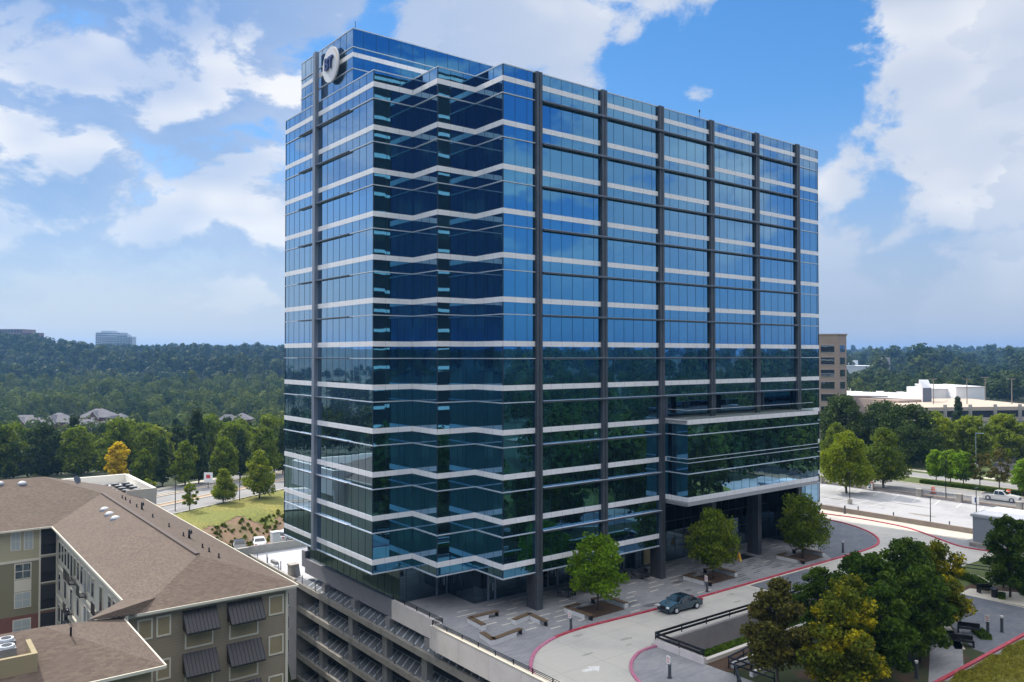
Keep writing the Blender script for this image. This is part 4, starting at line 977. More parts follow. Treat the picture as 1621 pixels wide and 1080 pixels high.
def lamp(label, x, y, h, base=True, heads=((1, 0),), m=None, z=0, grp='lamp posts', head=.9, r=.08):
    t = thing('lamp_post', label, 'lamp post', (x, y, z), 0, grp); m = m or BLACK
    MB().cyl((0, 0, 0), (0, 0, h), r, r * .7, 8).build('pole', m, t, local=True)
    if base: MB().cyl((0, 0, 0), (0, 0, .9), .42, .40, 14).build('base', CONC, t, local=True)
    for dx, dy in heads: MB().bar((0, 0, h), (dx * head, dy * head, h + .03), .30, .10).build('lamp_head', m, t, local=True)
lamp('black lamp post on a round concrete base near the far end of the parking deck', 82.8, 11.1, 5.4, heads=((-.6, 0), (.6, 0)))
lamp('black lamp post without base behind the low brown wall', 76.0, -5.5, 4.3, False, heads=((-.6, 0), (.6, 0)))
lamp('black lamp post behind the blue-grey block', 89.0, -6.6, 4.4, False, heads=((-.6, 0), (.6, 0)))
lamp('tall thin black lamp post at the deck fence by the road', 100.2, 3.0, 6.8, False, heads=((.5, 0),))
lamp('tall pale blue lamp post on a white base in the grass', 147.6, 17.4, 7.8, True, heads=((0, -1.3),), m=mat('pale_blue_metal', (.32, .42, .50), .4), head=1.3)
lamp('black lamp post by the street left of the small grass tree', -8.6, 80.5, 6.0, False, z=-1.1, heads=((-.5, .3), (.5, -.3)))
lamp('thin lamp post between the two large grass trees', 3.4, 83.6, 5.2, False, z=-1.1, heads=((-.5, .3),))
def barrel(label, x, y):
    t = thing('traffic_barrel', label, 'traffic barrel', (x, y, .03), 0, 'orange traffic barrels'); MB().cyl((0, 0, 0), (0, 0, 1.15), .42, .34, 14).build('barrel_body', ORANGE, t, local=True)
    MB().cyl((0, 0, .45), (0, 0, .62), .395, .385, 14).cyl((0, 0, .85), (0, 0, .98), .372, .365, 14).build('reflective_band', WPL, t, local=True); MB().cyl((0, 0, 0), (0, 0, .09), .58, .55, 14).build('foot', BLACK, t, local=True)
barrel('orange traffic barrel left of the largest roadside tree', 101.8, 17.4); barrel('orange traffic barrel behind the middle fence pier', 104.6, 7.2); barrel('orange traffic barrel beyond the white pickup truck', 112.6, -2.4)
for x, y in ((77.0, 6.4), (76.8, .5), (76.5, -8)): tag(MB().cyl((x, y, 0), (x, y, 1.0), .09, .09, 8).build('bollard', FIN), 'thin grey pipe bollard %s along the deck wall' % ('farthest' if y > 5 else 'in the middle' if y > 0 else 'nearest'), 'bollard', 'pipe bollards')
gb = thing('vent_block', 'blue-grey windowless block with a pale roof at the right edge', 'utility building', (70, -17.5, 0))
MB().box(67.6, 75.6, -24.5, -14.9, 0, 3.9).build('wall', mat('blue_grey_render', (.27, .30, .34), .7, n1=(.6, (.24, .27, .31), .4, .7)), gb)
MB().box(67.4, 75.8, -24.7, -14.7, 3.9, 4.25).build('roof_edge', mat('pale_blue_metal2', (.40, .43, .46), .6), gb); MB().box(67.8, 75.4, -24.3, -15.1, 4.25, 4.3).build('roof', WROOF, gb)
MB().box(67.0, 67.7, -24, -14.7, 0, .55).build('base', CONC, gb)

# ------------------------------------------------------------------ apartment block
ap = thing('apartment_block', 'long brown-roofed apartment block with olive siding and charcoal awnings', 'apartment building', (-28, 0, -6))
A_ = lambda mb, name, m, par=ap, **k: mb.build(name, m, par, **k)
ze, zr_ = 8.0, 10.0
def roofpoly(mb, pts, th=.14):
    mb.poly(pts)
    return mb
# main wing: hip roof; left wing with higher ridge; near wing
XR, XL, XM = -22.5, -33.9, -28.2
rf = MB()
A0 = (XM, 1.85, zr_); C1 = (XR, -3.85, ze); I1 = (XL, -3.85, ze); B0_ = (XM, 37.2, zr_)
Lp = (-33.3, 42.0, 11.75); LpL = (-75, 42.0, 11.75)
rf.poly([C1, (XR, 31.5, ze), B0_, A0]); rf.poly([I1, C1, A0]); rf.poly([A0, B0_, (XL, 31.5, ze), I1])
rf.poly([(XL, 31.5, ze), B0_, Lp, LpL, (-75, 31.5, ze)])
rf.poly([(XR, 31.5, ze), (XR, 52.5, ze), Lp, B0_]); rf.poly([(XR, 52.5, ze), (-75, 52.5, ze), LpL, Lp])
A_(rf, 'roof', SHING)
NR = -34.8; rf = MB()
P3 = (-40.1, -9.15, 9.85)
rf.poly([(NR, -14.45, ze), (NR, -3.85, ze), P3]); rf.poly([(-40.3, -14.45, ze), (NR, -14.45, ze), P3, (-40.3, -9.15, 9.85)])
rf.poly([(NR, -3.85, ze), (-75, -3.85, ze), (-75, -9.15, 9.85), P3]); rf.poly([(-75, -14.45, ze), (-40.3, -14.45, ze), (-40.3, -9.15, 9.85), (-75, -9.15, 9.85)])
# saddle joining the near wing to the main wing
v_ = (-32.35, -2.45, 8.50); J_ = (-33.9, .2, ze + .02); Q_ = (-37.4, -6.45, 8.97); rf.poly([Q_, v_, J_]); rf.poly([Q_, (-33.9, -3.9, ze + .03), v_]); rf.poly([Q_, (-34.75, -3.95, ze + .04), (-33.9, -3.9, ze + .03)])
A_(rf, 'roof', SHING)
A_(MB().bar((XM, 2.0, zr_ + .06), (XM, 37.0, zr_ + .06), .34, .12), 'ridge_vent', mat('ridge_vent', (.10, .075, .065), .8))
gt = MB()
for a, b in ((C1, I1), (C1, (XR, 52.5, ze)), (I1, (XL, 31.5, ze)), ((XL, 31.5, ze), (-75, 31.5, ze)), ((NR, -14.45, ze), (NR, -3.85, ze)), ((NR, -14.45, ze), (-40.3, -14.45, ze))):
    gt.bar((a[0], a[1], ze - .08), (b[0], b[1], ze - .08), .16, .17)
A_(gt, 'gutter', CREAM)
A_(MB().box(XL + .1, XR - .1, -3.75, 31.5, ze - .16, ze - .12).box(-75, XR - .1, 31.6, 52.4, ze - .161, ze - .121).box(-40.3, NR - .1, -14.3, -3.9, ze - .162, ze - .122), 'eaves_soffit', CREAM)
zb = -16
A_(MB().poly([(-34.3, -3.3, zb), (-23.1, -3.3, zb), (-23.1, -3.3, ze - .15), (-34.3, -3.3, ze - .15)]), 'wall', SIDE1)
A_(MB().poly([(-23.1, -3.3, zb), (-23.1, 52, zb), (-23.1, 52, ze - .15), (-23.1, -3.3, ze - .15)]), 'wall', SIDE3)
A_(MB().poly([(-33.3, 32.2, zb), (-33.3, -3.3, zb), (-33.3, -3.3, ze - .15), (-33.3, 32.2, ze - .15)]), 'wall', mat('cream_lap_siding', (.44, .43, .37), .8, extra=lap))
A_(MB().poly([(-75, 32.2, 4.85), (-33.3, 32.2, 4.85), (-33.3, 32.2, ze - .15), (-75, 32.2, ze - .15)]), 'wall', SIDE3)
A_(MB().poly([(-75, 32.2, -.75), (-33.3, 32.2, -.75), (-33.3, 32.2, 4.6), (-75, 32.2, 4.6)]), 'wall', SIDE2)
A_(MB().poly([(-75, 32.2, zb), (-33.3, 32.2, zb), (-33.3, 32.2, -.75), (-75, 32.2, -.75)]), 'wall', BRICK)
A_(MB().box(-75, -33.31, 32.14, 32.2, 4.6, 4.85).box(-34.95, -34.8, 32.1, 32.2, -3, 7.8).box(-33.42, -33.31, 32.1, 32.2, -3, 7.8), 'trim', CREAM)
A_(MB().poly([(-35.4, -13.9, zb), (-35.4, -3.3, zb), (-35.4, -3.3, ze - .15), (-35.4, -13.9, ze - .15)]).poly([(-60, -13.9, zb), (-35.4, -13.9, zb), (-35.4, -13.9, ze - .15), (-60, -13.9, ze - .15)]), 'wall', TAN)
A_(MB().box(-34.3, -23.1, -3.36, -3.3, ze - .40, ze - .16).box(-23.25, -23.05, -3.37, -3.3, zb, ze - .16), 'trim', CREAM)
def blind_window(x0, x1, z0, z1, y=-3.3):
    f = A_(MB().box(x0 - .11, x0, y - .06, y, z0 - .11, z1 + .11).box(x1, x1 + .11, y - .06, y, z0 - .11, z1 + .11).box(x0, x1, y - .06, y, z0 - .11, z0).box(x0, x1, y - .06, y, z1, z1 + .11), 'window', CREAM)
    MB().box(x0, x1, y - .02, y - .002, z0, z1).build('shutter_panel', TAN, f); return f
for k in range(4):
    dz = -3.0 * k
    blind_window(-24.45, -23.5, 6.0 + dz, 7.25 + dz); blind_window(-33.62, -32.85, 6.1 + dz, 7.3 + dz); blind_window(-32.4, -31.65, 6.1 + dz, 7.3 + dz)
    for x0, x1 in ((-30.75, -28.45), (-27.65, -25.15)):
        blind_window(x0 + .25, x1 - .3, 4.85 + dz, 6.25 + dz)
        a = MB(); n = 9; w_ = (x1 - x0)
        zt, zb2, out = 7.45 + dz, 6.15 + dz, 1.05
        a.poly([(x0, -3.31, zt), (x1, -3.31, zt), (x1, -3.31 - out, zb2), (x0, -3.31 - out, zb2)]); a.poly([(x0, -3.31, zt), (x0, -3.31 - out, zb2), (x0, -3.31, zb2)]); a.poly([(x1, -3.31, zt), (x1, -3.31, zb2), (x1, -3.31 - out, zb2)])
        a.poly([(x0, -3.31 - out, zb2), (x1, -3.31 - out, zb2), (x1, -3.31 - out, zb2 - .12), (x0, -3.31 - out, zb2 - .12)])
        for q in range(n + 1):
            xx = x0 + w_ * q / n; a.bar((xx, -3.32, zt + .02), (xx, -3.32 - out, zb2 + .02), .035, .05)
        aw = A_(a, 'awning', AWN)
        MB().bar((x0 + .15, -3.33, zb2 - .3), (x0 + .15, -3.25 - out, zb2 - .02), .04).bar((x1 - .15, -3.33, zb2 - .3), (x1 - .15, -3.25 - out, zb2 - .02), .04).build('bracket', BLACK, aw)
BLIND = mat('window_blind', (.36, .42, .42), .5, spec=.8)
def sash(x0, x1, z0, z1, y=32.2, half=True):
    f = A_(MB().box(x0 - .1, x1 + .1, y - .05, y - .001, z0 - .1, z1 + .1), 'window', CREAM)
    MB().box(x0, x1, y - .07, y - .051, z0, z1).build('pane', WINDOW if not half else BLIND, f)
    MB().box(x0, x1, y - .09, y - .071, (z0 + z1) / 2 - .03, (z0 + z1) / 2 + .03).box((x0 + x1) / 2 - .025, (x0 + x1) / 2 + .025, y - .088, y - .072, z0, z1).build('glazing_bar', CREAM, f)
for base in (-38.3, -44.5, -51):
    sash(base + .95, base + 1.65, 5.9, 7.6); sash(base + 2.1, base + 2.75, 5.85, 7.55)
    sash(base + 1.3, base + 2.6, 3.0, 4.4, half=False); sash(base + 1.3, base + 2.6, .1, 1.5); A_(MB().box(base + 1.2, base + 2.7, 32.16, 32.199, 1.65, 2.85), 'trim', CREAM); sash(base + 1.2, base + 2.6, -2.6, -1.2)
# balconies in the corner: flat near-black panels painted as their shaded recesses
for z0, z1 in ((5.1, 7.65), (2.3, 4.8), (-.45, 1.95), (-3.2, -.9)):
    f = A_(MB().box(-34.78, -33.45, 32.13, 32.19, z0, z1), 'balcony', mat('balcony_shade', (.02, .02, .022), .7))
    m = MB(); 
    for q in range(12): m.box(-34.76 + q * .115, -34.74 + q * .115, 32.08, 32.1, z0, z0 + .9)
    m.box(-34.78, -33.45, 32.07, 32.11, z0 + .9, z0 + .95); m.build('balcony_rail', BLACK, f); MB().box(-34.85, -33.38, 32.05, 32.2, z0 - .12, z0 - .02).build('balcony_slab', CREAM, f)
# courtyard wall windows (seen at a grazing angle)
yy = 30.3; rgw = random.Random(5)
while yy > -2:
    for zc in (5.6, 2.4, -.7):
        if rgw.random() < .82:
            tall = rgw.random() < .25
            f = A_(MB().box(-33.36, -33.301, yy - .55, yy + .55, zc - (1.3 if tall else .85), zc + .95), 'window', CREAM)
            MB().box(-33.38, -33.361, yy - .45, yy + .45, zc - (1.2 if tall else .75), zc + .85).build('pane', WINDOW, f)
            if tall: MB().box(-33.95, -33.4, yy - .7, yy + .7, zc - 1.35, zc - 1.25).box(-33.97, -33.93, yy - .7, yy + .7, zc - 1.25, zc - .3).build('balcony_rail', BLACK, f)
    yy -= 1.65
A_(MB().box(-33.42, -33.31, -3, 32, 3.85, 4.05).box(-33.42, -33.31, -3, 32, .75, .95), 'trim', CREAM)
struct('courtyard', MB().box(-75, -33.4, -3.9, 32, -6.3, -6.0), CONCD)
def on_roof(x, y):
    if y > 31.5 and x < -28: return 8 + .357 * min(y - 31.5, 10.5)
    return zr_ - abs(x - XM) * .351
def vent(label, x, y, bent=False, s=1.):
    z = on_roof(x, y) if y > -4 else 9.3
    t = thing('roof_vent', label, 'roof vent', (x, y, z - .05), 0, 'roof vents'); 
    if bent:
        pts = [(0, 0, 0), (0, 0, .55)] + [(0, -.30 + .30 * math.cos(a), .55 + .30 * math.sin(a)) for a in (R(30), R(60), R(90), R(120), R(150), R(180))]
        MB().tube(pts, .10, 10).build('gooseneck', BLACK, t, local=True, smooth=True); MB().cyl((0, 0, -.05), (0, 0, .1), .22, .14, 12).build('flashing', BLACK, t, local=True)
    else:
        MB().cyl((0, 0, -.1), (0, 0, .42 * s), .06, .06, 8).build('pipe', BLACK, t, local=True); MB().cyl((0, 0, -.05), (0, 0, .14), .15, .08, 10).build('flashing', BLACK, t, local=True)
vs = [(-26.3, 36.3, 0), (-26.2, 35.2, 0), (-26.3, 32.6, 0), (-26.3, 29.6, 0), (-26.1, 28.3, 1), (-26.4, 22.7, 0), (-26.3, 17.2, 0), (-26.4, 12.2, 0), (-26.1, 11.5, 1), (-26.4, 6.7, 0), (-26.4, 4.95, 0), (-26.4, 2.5, 0)]
od = ('first', 'second', 'third', 'fourth', 'fifth', 'sixth', 'seventh', 'eighth', 'ninth', 'tenth', 'eleventh', 'twelfth')
for i, (x, y, b_) in enumerate(vs): vent('black %s roof vent, %s from the rooftop condenser well' % ('gooseneck' if b_ else 'pipe', od[i]), x, y, bool(b_))
vent('large black gooseneck vent on the nearest roof wing', -38.6, -6.9, True); vent('upright black pipe vent below the nearest gooseneck', -38.9, -10.4, s=1.6)
for x, y, l in ((-29.5, 29.0, 'farthest of three in a row'), (-29.6, 26.2, 'middle of three in a row'), (-29.6, 23.6, 'nearest of three in a row'), (-35.5, 40.8, 'on the left wing near the ridge'), (-37.6, 41.2, 'at the left frame edge')):
    z = on_roof(x, y) if y < 31 else 8 + .357 * (y - 31.5)
    t = thing('dome_vent', 'white dome roof vent, ' + l, 'roof vent', (x, y, z), 0, 'white dome vents'); MB().dome((0, 0, .03), .42, .26, 16, 5).build('dome', mat('dome_grey', (.62, .62, .62), .4), t, local=True, smooth=True); MB().cyl((0, 0, -.12), (0, 0, .05), .5, .45, 16).build('flashing', FINL, t, local=True)
# condenser well: white parapets, flat membrane
wl = thing('condenser_well', 'white parapet enclosure at the end of the brown roof', 'roof enclosure', (-26, 48, 8))
MB().box(-37, -21.2, 57.8, 58.3, 5.5, 9.1).build('parapet', mat('cream_parapet', (.74, .70, .62), .8), wl); MB().box(-21.4, -20.95, 43.4, 57.8, 5.5, 9.1).build('parapet', MATS['cream_parapet'], wl)
MB().box(-24.4, -20.96, 43.1, 43.4, 4, 9.09).build('parapet', mat('parapet_shaded', (.50, .46, .40), .8), wl)  # outer face of the same parapet, its shade put into a darker colour
MB().box(-37, -21.4, 52.55, 57.8, 7.2, 7.35).box(-29.2, -21.4, 43.4, 57.6, 7.7, 7.9).build('membrane', WROOF, wl)
ci = 0
for r_ in range(4):
    for c_ in range(5):
        x, y = -27.8 + c_ * 1.28, 45.4 + r_ * 2.0
        ci += 1
        t = thing('air_condenser', 'dark rooftop air condenser in the tight cluster inside the white parapet', 'air conditioner', (x, y, 7.9), R(0), 'air condensers in the rooftop cluster')
        MB().box(-.42, .42, -.42, .42, 0, .95).build('casing', mat('condenser_dark', (.045, .05, .055), .5, .4), t, local=True); MB().cyl((0, 0, .95), (0, 0, 1.0), .38, .36, 14).build('fan_guard', mat('fan_guard', (.22, .23, .24), .5), t, local=True)
for k, (x, y) in enumerate(((-42.0, -9.75), (-42.1, -11.05))):
    t = thing('air_condenser', '%s grey drum-topped condenser in the tan roof well' % ('farther' if k == 0 else 'nearer'), 'air conditioner', (x, y, 8.95), 0, 'condensers in the near roof well')
    MB().box(-.42, .42, -.42, .42, 0, .7).build('casing', mat('condenser_grey', (.16, .17, .18), .5, .3), t, local=True); MB().cyl((0, 0, .7), (0, 0, .82), .40, .38, 18).build('fan_guard', ALU, t, local=True); MB().cyl((0, 0, .82), (0, 0, .84), .26, .26, 16).build('fan', BLACK, t, local=True)
WI = mat('flat_roof_pale', (.42, .40, .36), .8); A_(MB().box(-60, -41.1, -12.5, -9.0, 8.9, 8.95), 'flat_roof', WI)
A_(MB().box(-60, -40.85, -12.75, -12.5, 7.0, 9.55).box(-41.1, -40.85, -12.5, -9.0, 7.0, 9.549).box(-60, -40.85, -9.0, -8.8, 7, 9.548), 'parapet', TAN)
dsh = thing('satellite_dish', 'dark grey satellite dish on the roof ridge by the white parapet', 'satellite dish', (-29.9, 42.6, 10.4)); MB().cyl((0, 0, -.4), (0, 0, .5), .04, .04, 8).build('mast', BLACK, dsh, local=True)
MB().cyl((0, 0, .55), (.1, -.12, .62), .12, .50, 16, True).build('dish', FIN, dsh, local=True)
# ------------------------------------------------------------------ trees
def leaf_quads(rng, C, size, out=None, k=1.):
    n = len(C); d = rng.normal(size=(n, 3)); d[:, 2] = np.abs(d[:, 2]) * .8 + .15; d /= np.linalg.norm(d, axis=1)[:, None]
    if out is not None: d = d * k + out; d /= np.linalg.norm(d, axis=1)[:, None]
    r = rng.normal(size=(n, 3)); a = np.cross(d, r); a /= np.linalg.norm(a, axis=1)[:, None]; b = np.cross(d, a)
    s = size * rng.uniform(.6, 1.3, n)[:, None]
    V = np.stack([C - a * s, C - b * s * .62, C + a * s, C + b * s * .62], 1) + rng.normal(size=(n, 4, 3)) * size * .12
    return V
def crown_points(rng, n, H_, W_, shape, z0):
    """points spread through clumps of an uneven crown; H_ total height, z0 crown base"""
    ch = H_ - z0; K = {'round': 34, 'conic': 40, 'column': 30, 'wide': 44, 'sparse': 26, 'pine': 34}[shape]
    cl = []
    for i in range(K):
        t = (i + rng.random()) / K
        if shape == 'conic': t = t ** 1.25; rad = (1 - t) ** .62 * min(1, .55 + t * 3.2)
        elif shape == 'pine': rad = (1 - t) ** .9 * (.75 + .35 * rng.random())
        elif shape == 'column': rad = math.sin(math.pi * min(1, .12 + t * .88)) ** .55 * .9
        else: rad = max(.05, 1 - (2 * t - .85) ** 2 / 1.35) ** .5
        ang = i * 2.39996 + rng.normal() * .3
        rr_ = W_ / 2 * rad * rng.uniform(.45, .86) if i % 4 else W_ / 2 * rad * .25
        lr = W_ * (.17 if shape != 'sparse' else .11) * rng.uniform(.7, 1.25) * (1 - .35 * t)
        cl.append((rr_ * math.cos(ang), rr_ * math.sin(ang), z0 + ch * (.06 + t * .90), lr))
    cl = np.array(cl); p = cl[:, 3] ** 2; p /= p.sum(); idx = rng.choice(K, n, p=p)
    d = rng.normal(size=(n, 3)); d /= np.linalg.norm(d, axis=1)[:, None]
    rad = rng.random(n) ** .42; rad *= 1 + .25 * np.sin(idx * 7.3 + d[:, 0] * 5) * d[:, 2]
    P = cl[idx, :3] + d * (cl[idx, 3] * rad)[:, None] * np.array([1.12, 1.12, .82])
    return P, cl
TREE = {}
def tree_meshes(key, n, size, H_, W_, shape, z0, m, seed, trunk_r):
    if key in TREE: return TREE[key]
    rng = np.random.default_rng(seed); P, cl = crown_points(rng, n, H_, W_, shape, z0)
    V = leaf_quads(rng, P, size).reshape(-1, 3)
    o = npmesh('crown', V, np.arange(len(V)).reshape(-1, 4), m); crown = o.data; bpy.data.objects.remove(o)
    mb = MB(); r = trunk_r; pts = [Vector((0, 0, -.2))]
    for k in range(1, 5): pts.append(Vector((rng.normal() * .04 * H_ * k / 5, rng.normal() * .04 * H_ * k / 5, z0 + (H_ - z0) * .78 * (k - 1) / 3 if k > 1 else z0 * .9)))
    for k, (a, b) in enumerate(zip(pts, pts[1:])): mb.cyl(a, b, r * (1 - .2 * k), r * (1 - .2 * (k + 1)), 9)
    for k in rng.choice(len(cl), min(14, len(cl)), replace=False):
        c = Vector(cl[k, :3]); t = max(.0, min(.9, (c.z - z0) / (H_ - z0) - .22)); s = pts[1].lerp(pts[-1], t)
        mid = s.lerp(c, .5) + Vector((0, 0, -.04 * H_)); mb.cyl(s, mid, r * .34, r * .2, 6); mb.cyl(mid, c, r * .2, r * .07, 5)
    o = mb.build('trunk', BARK, smooth=True); tr = o.data; bpy.data.objects.remove(o)
    TREE[key] = (crown, tr); return TREE[key]
def tree(label, x, y, z, key, sc=1., rz=None, group=None, name='tree', sz=None, cat='tree'):
    crown, tr = TREE[key]; t = thing(name, label, cat, (x, y, z), RNG.uniform(0, 6.28) if rz is None else rz, group)
    t.scale = (sc, sc, sc * (sz or 1))
    for nm, me in (('crown', crown), ('trunk', tr)):
        o = bpy.data.objects.new(nm, me); COL.objects.link(o); o.parent = t
    return t
# key: leaves, leaf size, height, width, shape, crown base
tree_meshes('plaza_a', 9500, .15, 7.5, 6.3, 'wide', 1.9, L_BRIGHT, 1, .10)
tree_meshes('plaza_b', 9500, .15, 7.9, 6.5, 'wide', 2.0, L_MID, 2, .10)
tree_meshes('plaza_c', 9500, .16, 7.8, 7.0, 'wide', 1.9, L_MID, 3, .10)
tree('young bright-green tree in a mulch bed between benches, nearest the grey column', 8.92, -3.9, 0, 'plaza_a')
tree('round mid-green tree in a mulch bed in front of the projecting box', 26.9, -4.0, 0, 'plaza_b')
tree('mid-green tree in a mulch bed by the far end of the tower front', 43.4, -4.9, 0, 'plaza_c')
tree_meshes('clus_a', 13000, .15, 8.6, 5.4, 'round', 1.4, L_CLUS, 11, .14)
tree_meshes('clus_b', 13000, .15, 8.9, 5.9, 'round', 1.2, L_CLUS, 12, .14)
tree_meshes('clus_y', 13000, .15, 8.4, 5.8, 'round', .9, L_TURN, 13, .14)
tree_meshes('clus_br', 12000, .15, 8.4, 5.0, 'round', 1.8, L_BROWN, 14, .13)
for lab, x, y, key, s in (('olive-brown tree at the left edge of the dense foreground clump', 6.4, -26.2, 'clus_br', 1.0), ('green tree turning bright yellow, nearest in the foreground clump', 8.6, -30.2, 'clus_y', 1.0),
        ('dark green tree in the middle of the foreground clump', 18.0, -27.4, 'clus_a', 1.04), ('tall dark green tree with the highest tip in the foreground clump', 24.5, -26.8, 'clus_b', 1.05),
        ('green tree turning yellow at the right of the foreground clump', 29.2, -27.6, 'clus_y', .98), ('small pale green tree at the back left of the foreground clump', 19.5, -21.5, 'clus_b', .72),
        ('dark tree low in the centre of the foreground clump', 13.4, -30.6, 'clus_a', .93), ('dark green tree low at the right of the foreground clump', 20.6, -30.2, 'clus_b', .92),
        ('dark tree behind the yellow-tipped tree of the clump', 31.5, -25.0, 'clus_a', .88), ('dark green tree at the clump\'s back beside the dark paving', 24.0, -22.6, 'clus_a', .84),
        ('dark green tree at the right frame edge in front of the blue-grey block', 46.2, -27.4, 'clus_b', .98), ('dark green tree half cut off by the right frame edge', 51.5, -29.6, 'clus_a', 1.0), ('green tree turning yellow between the dark ones of the clump', 14.6, -27.4, 'clus_y', .9)):
    tree(lab, x, y, 0, key, s)
# street trees left
tree_meshes('st_conic', 7000, .24, 9.0, 7.4, 'conic', 1.5, L_MID, 21, .16)
tree_meshes('st_conic2', 7000, .22, 9.0, 7.0, 'conic', 1.3, leafmat('yellow_green_leaves', (.20, .25, .012), (.18, .23, .014), (.28, .29, .02), trans=.42), 22, .16)
tree_meshes('st_sparse', 1700, .20, 5.0, 3.3, 'sparse', 1.0, MATS['yellow_green_leaves'], 23, .09)
tree_meshes('st_yel', 5500, .24, 9.2, 5.6, 'column', 1.0, L_YEL, 24, .15)
tree_meshes('st_pine', 6000, .26, 11.5, 6.2, 'pine', 1.0, L_DARK, 25, .18)
tree('small thin yellow-green tree on the lawn nearest the brown roof', -6.6, 79.3, -1.1, 'st_sparse')
tree('small green tree peeking out behind the shaded roof parapet', -12.0, 84.5, -1.1, 'st_sparse', 1.1)
tree('round yellow-green tree on the lawn in the middle of three', .2, 82.8, -1.1, 'st_conic2', .70)
tree('large green tree on the lawn nearest the glass tower', 7.1, 83.8, -1.1, 'st_conic2', 1.0)
tree('bright yellow autumn tree behind the far road', -10.3, 115.5, -1.2, 'st_yel', 1.0)
for lab, x, y, key, s in (('green roadside tree just right of the yellow tree', -6.6, 110.5, 'st_conic', .86), ('dark conifer second to the right of the yellow tree', -3.2, 110.0, 'st_pine', .86), ('green pointed roadside tree third to the right of the yellow tree', .6, 107.5, 'st_conic', 1.02),
        ('dark conifer behind the roadside sign', 3.6, 108.5, 'st_pine', .9), ('green roadside tree above the small lawn tree', 8.2, 107.2, 'st_conic', 1.05), ('dark conifer beside the large lawn tree', 12.4, 109.0, 'st_pine', .92), ('large green roadside tree by the tower edge', 17.4, 108.5, 'st_conic', 1.22), ('dark roadside tree half hidden by the tower', 22.4, 110.5, 'st_pine', .95)):
    tree(lab, x, y, -1.2, key, s)
# right-hand trees
tree_meshes('rt_big', 11000, .27, 12.0, 10.2, 'conic', 2.0, L_MID, 31, .24)
tree_meshes('rt_big2', 11000, .27, 12.0, 10.0, 'wide', 1.9, leafmat('fresh_green_leaves', (.20, .26, .010), (.17, .23, .012), (.27, .31, .018), trans=.42), 32, .24)
tree_meshes('rt_small', 4200, .20, 6.4, 4.4, 'round', 1.4, L_BRIGHT, 33, .10)
tree_meshes('rt_sparse', 1800, .17, 7.6, 5.2, 'sparse', 1.8, L_BROWN, 34, .11)
tree_meshes('rt_dark', 12000, .34, 14.5, 15.5, 'wide', 1.0, L_DARK, 35, .35)
tree_meshes('rt_hedge', 9000, .32, 11.0, 10.0, 'wide', .6, MATS['fresh_green_leaves'], 36, .25)
for lab, x, y, key, s in (('large fresh-green roadside tree next to the tower\'s right edge', 92.6, 17.3, 'rt_big2', .93), ('largest fresh-green roadside tree at the deck fence', 104.0, 16.2, 'rt_big', .95),
        ('left one of three small bright green median trees', 118.9, 13.2, 'rt_small', 1.), ('middle one of three small bright green median trees', 118.9, 10.4, 'rt_small', 1.04), ('right one of three small bright green median trees', 117.6, 7.4, 'rt_small', 1.05),
        ('almost bare brownish tree beside the thin lamp post', 118.0, 4.6, 'rt_sparse', .9), ('thin olive tree with a see-through crown behind the pickup', 116.0, .4, 'rt_sparse', 1.1), ('small green tree behind the pickup at the right frame edge', 113.5, -4.4, 'rt_small', 1.05), ('green tree cut by the right frame edge above the pickup', 118.0, -6.5, 'rt_small', 1.3),
        ('broad dark tree behind the largest roadside tree', 138.5, 28.5, 'rt_dark', .96), ('tall dark tree beside the brick tower', 142, 45.5, 'rt_dark', 1.05), ('dark green tree between the brick tower and the white mall', 150, 40.0, 'rt_dark', .94),
        ('bright green tree behind the three median trees', 150, 26.5, 'rt_hedge', .95), ('bright green tree left of the pale blue lamp post', 154, 21.0, 'rt_hedge', 1.0), ('bright green tree right of the pale blue lamp post', 166, 18.5, 'rt_hedge', 1.0), ('bright green tree near the right frame edge below the concrete deck', 170, 12.0, 'rt_hedge', 1.0), ('dark tree at the right frame edge beside the side street', 140, -.5, 'rt_dark', .72), ('green tree right of the broad dark tree', 158, 31, 'rt_hedge', 1.02), ('low green tree in front of the brick tower', 128, 40, 'rt_big', .8),
        ('pointed dark tree in front of the long concrete deck', 252, 66, 'st_pine', 1.1)):
    tree(lab, x, y, float(hterr(x, y)) - .1 if x > 180 else 0, key, s)
# individual trees of the near woods on the left, two seen kinds
tree_meshes('wd_a', 3600, .42, 13.0, 10.5, 'wide', .6, L_MID, 41, .25); tree_meshes('wd_b', 3600, .42, 13.5, 10.0, 'round', .6, L_DARK, 42, .25)
tree_meshes('wd_c', 3200, .40, 14.5, 8.0, 'pine', .6, L_DARK, 43, .25); tree_meshes('wd_y', 3000, .40, 10.5, 8.0, 'round', .6, MATS['yellow_green_leaves'], 44, .2)
rw = random.Random(21); cnt = 0
LAB = {'wd_a': 'mid-green tree in the woods between the far road and the townhouses', 'wd_b': 'dark round tree in the woods between the far road and the townhouses', 'wd_c': 'dark pointed pine in the woods between the far road and the townhouses', 'wd_y': 'light yellow-green tree in the woods between the far road and the townhouses'}
for w in (186, 196, 208, 222, 238, 256, 276, 298, 322):
    u = -60 + rw.uniform(0, 20)
    while u < 475:
        s = (u - 810.5) / 1274 * w; x = CAM.x + F2[0] * w + R2[0] * s; y = CAM.y + F2[1] * w + R2[1] * s
        if sdist(x, y) < -27:
            key = rw.choices(('wd_a', 'wd_b', 'wd_c', 'wd_y'), (5, 3, 2, 1.3))[0]
            tree(LAB[key], x, y, float(hterr(x, y)) - .3, key, rw.uniform(.78, 1.05) * (.92 if w > 280 else 1) * (.66 if w > 230 and 10 < u < 225 else 1), group=LAB[key].split(' in the')[0] + 's in the near woods')
            cnt += 1
        u += 9.2 * 1274 / w * rw.uniform(.75, 1.15)
print('wood trees', cnt)

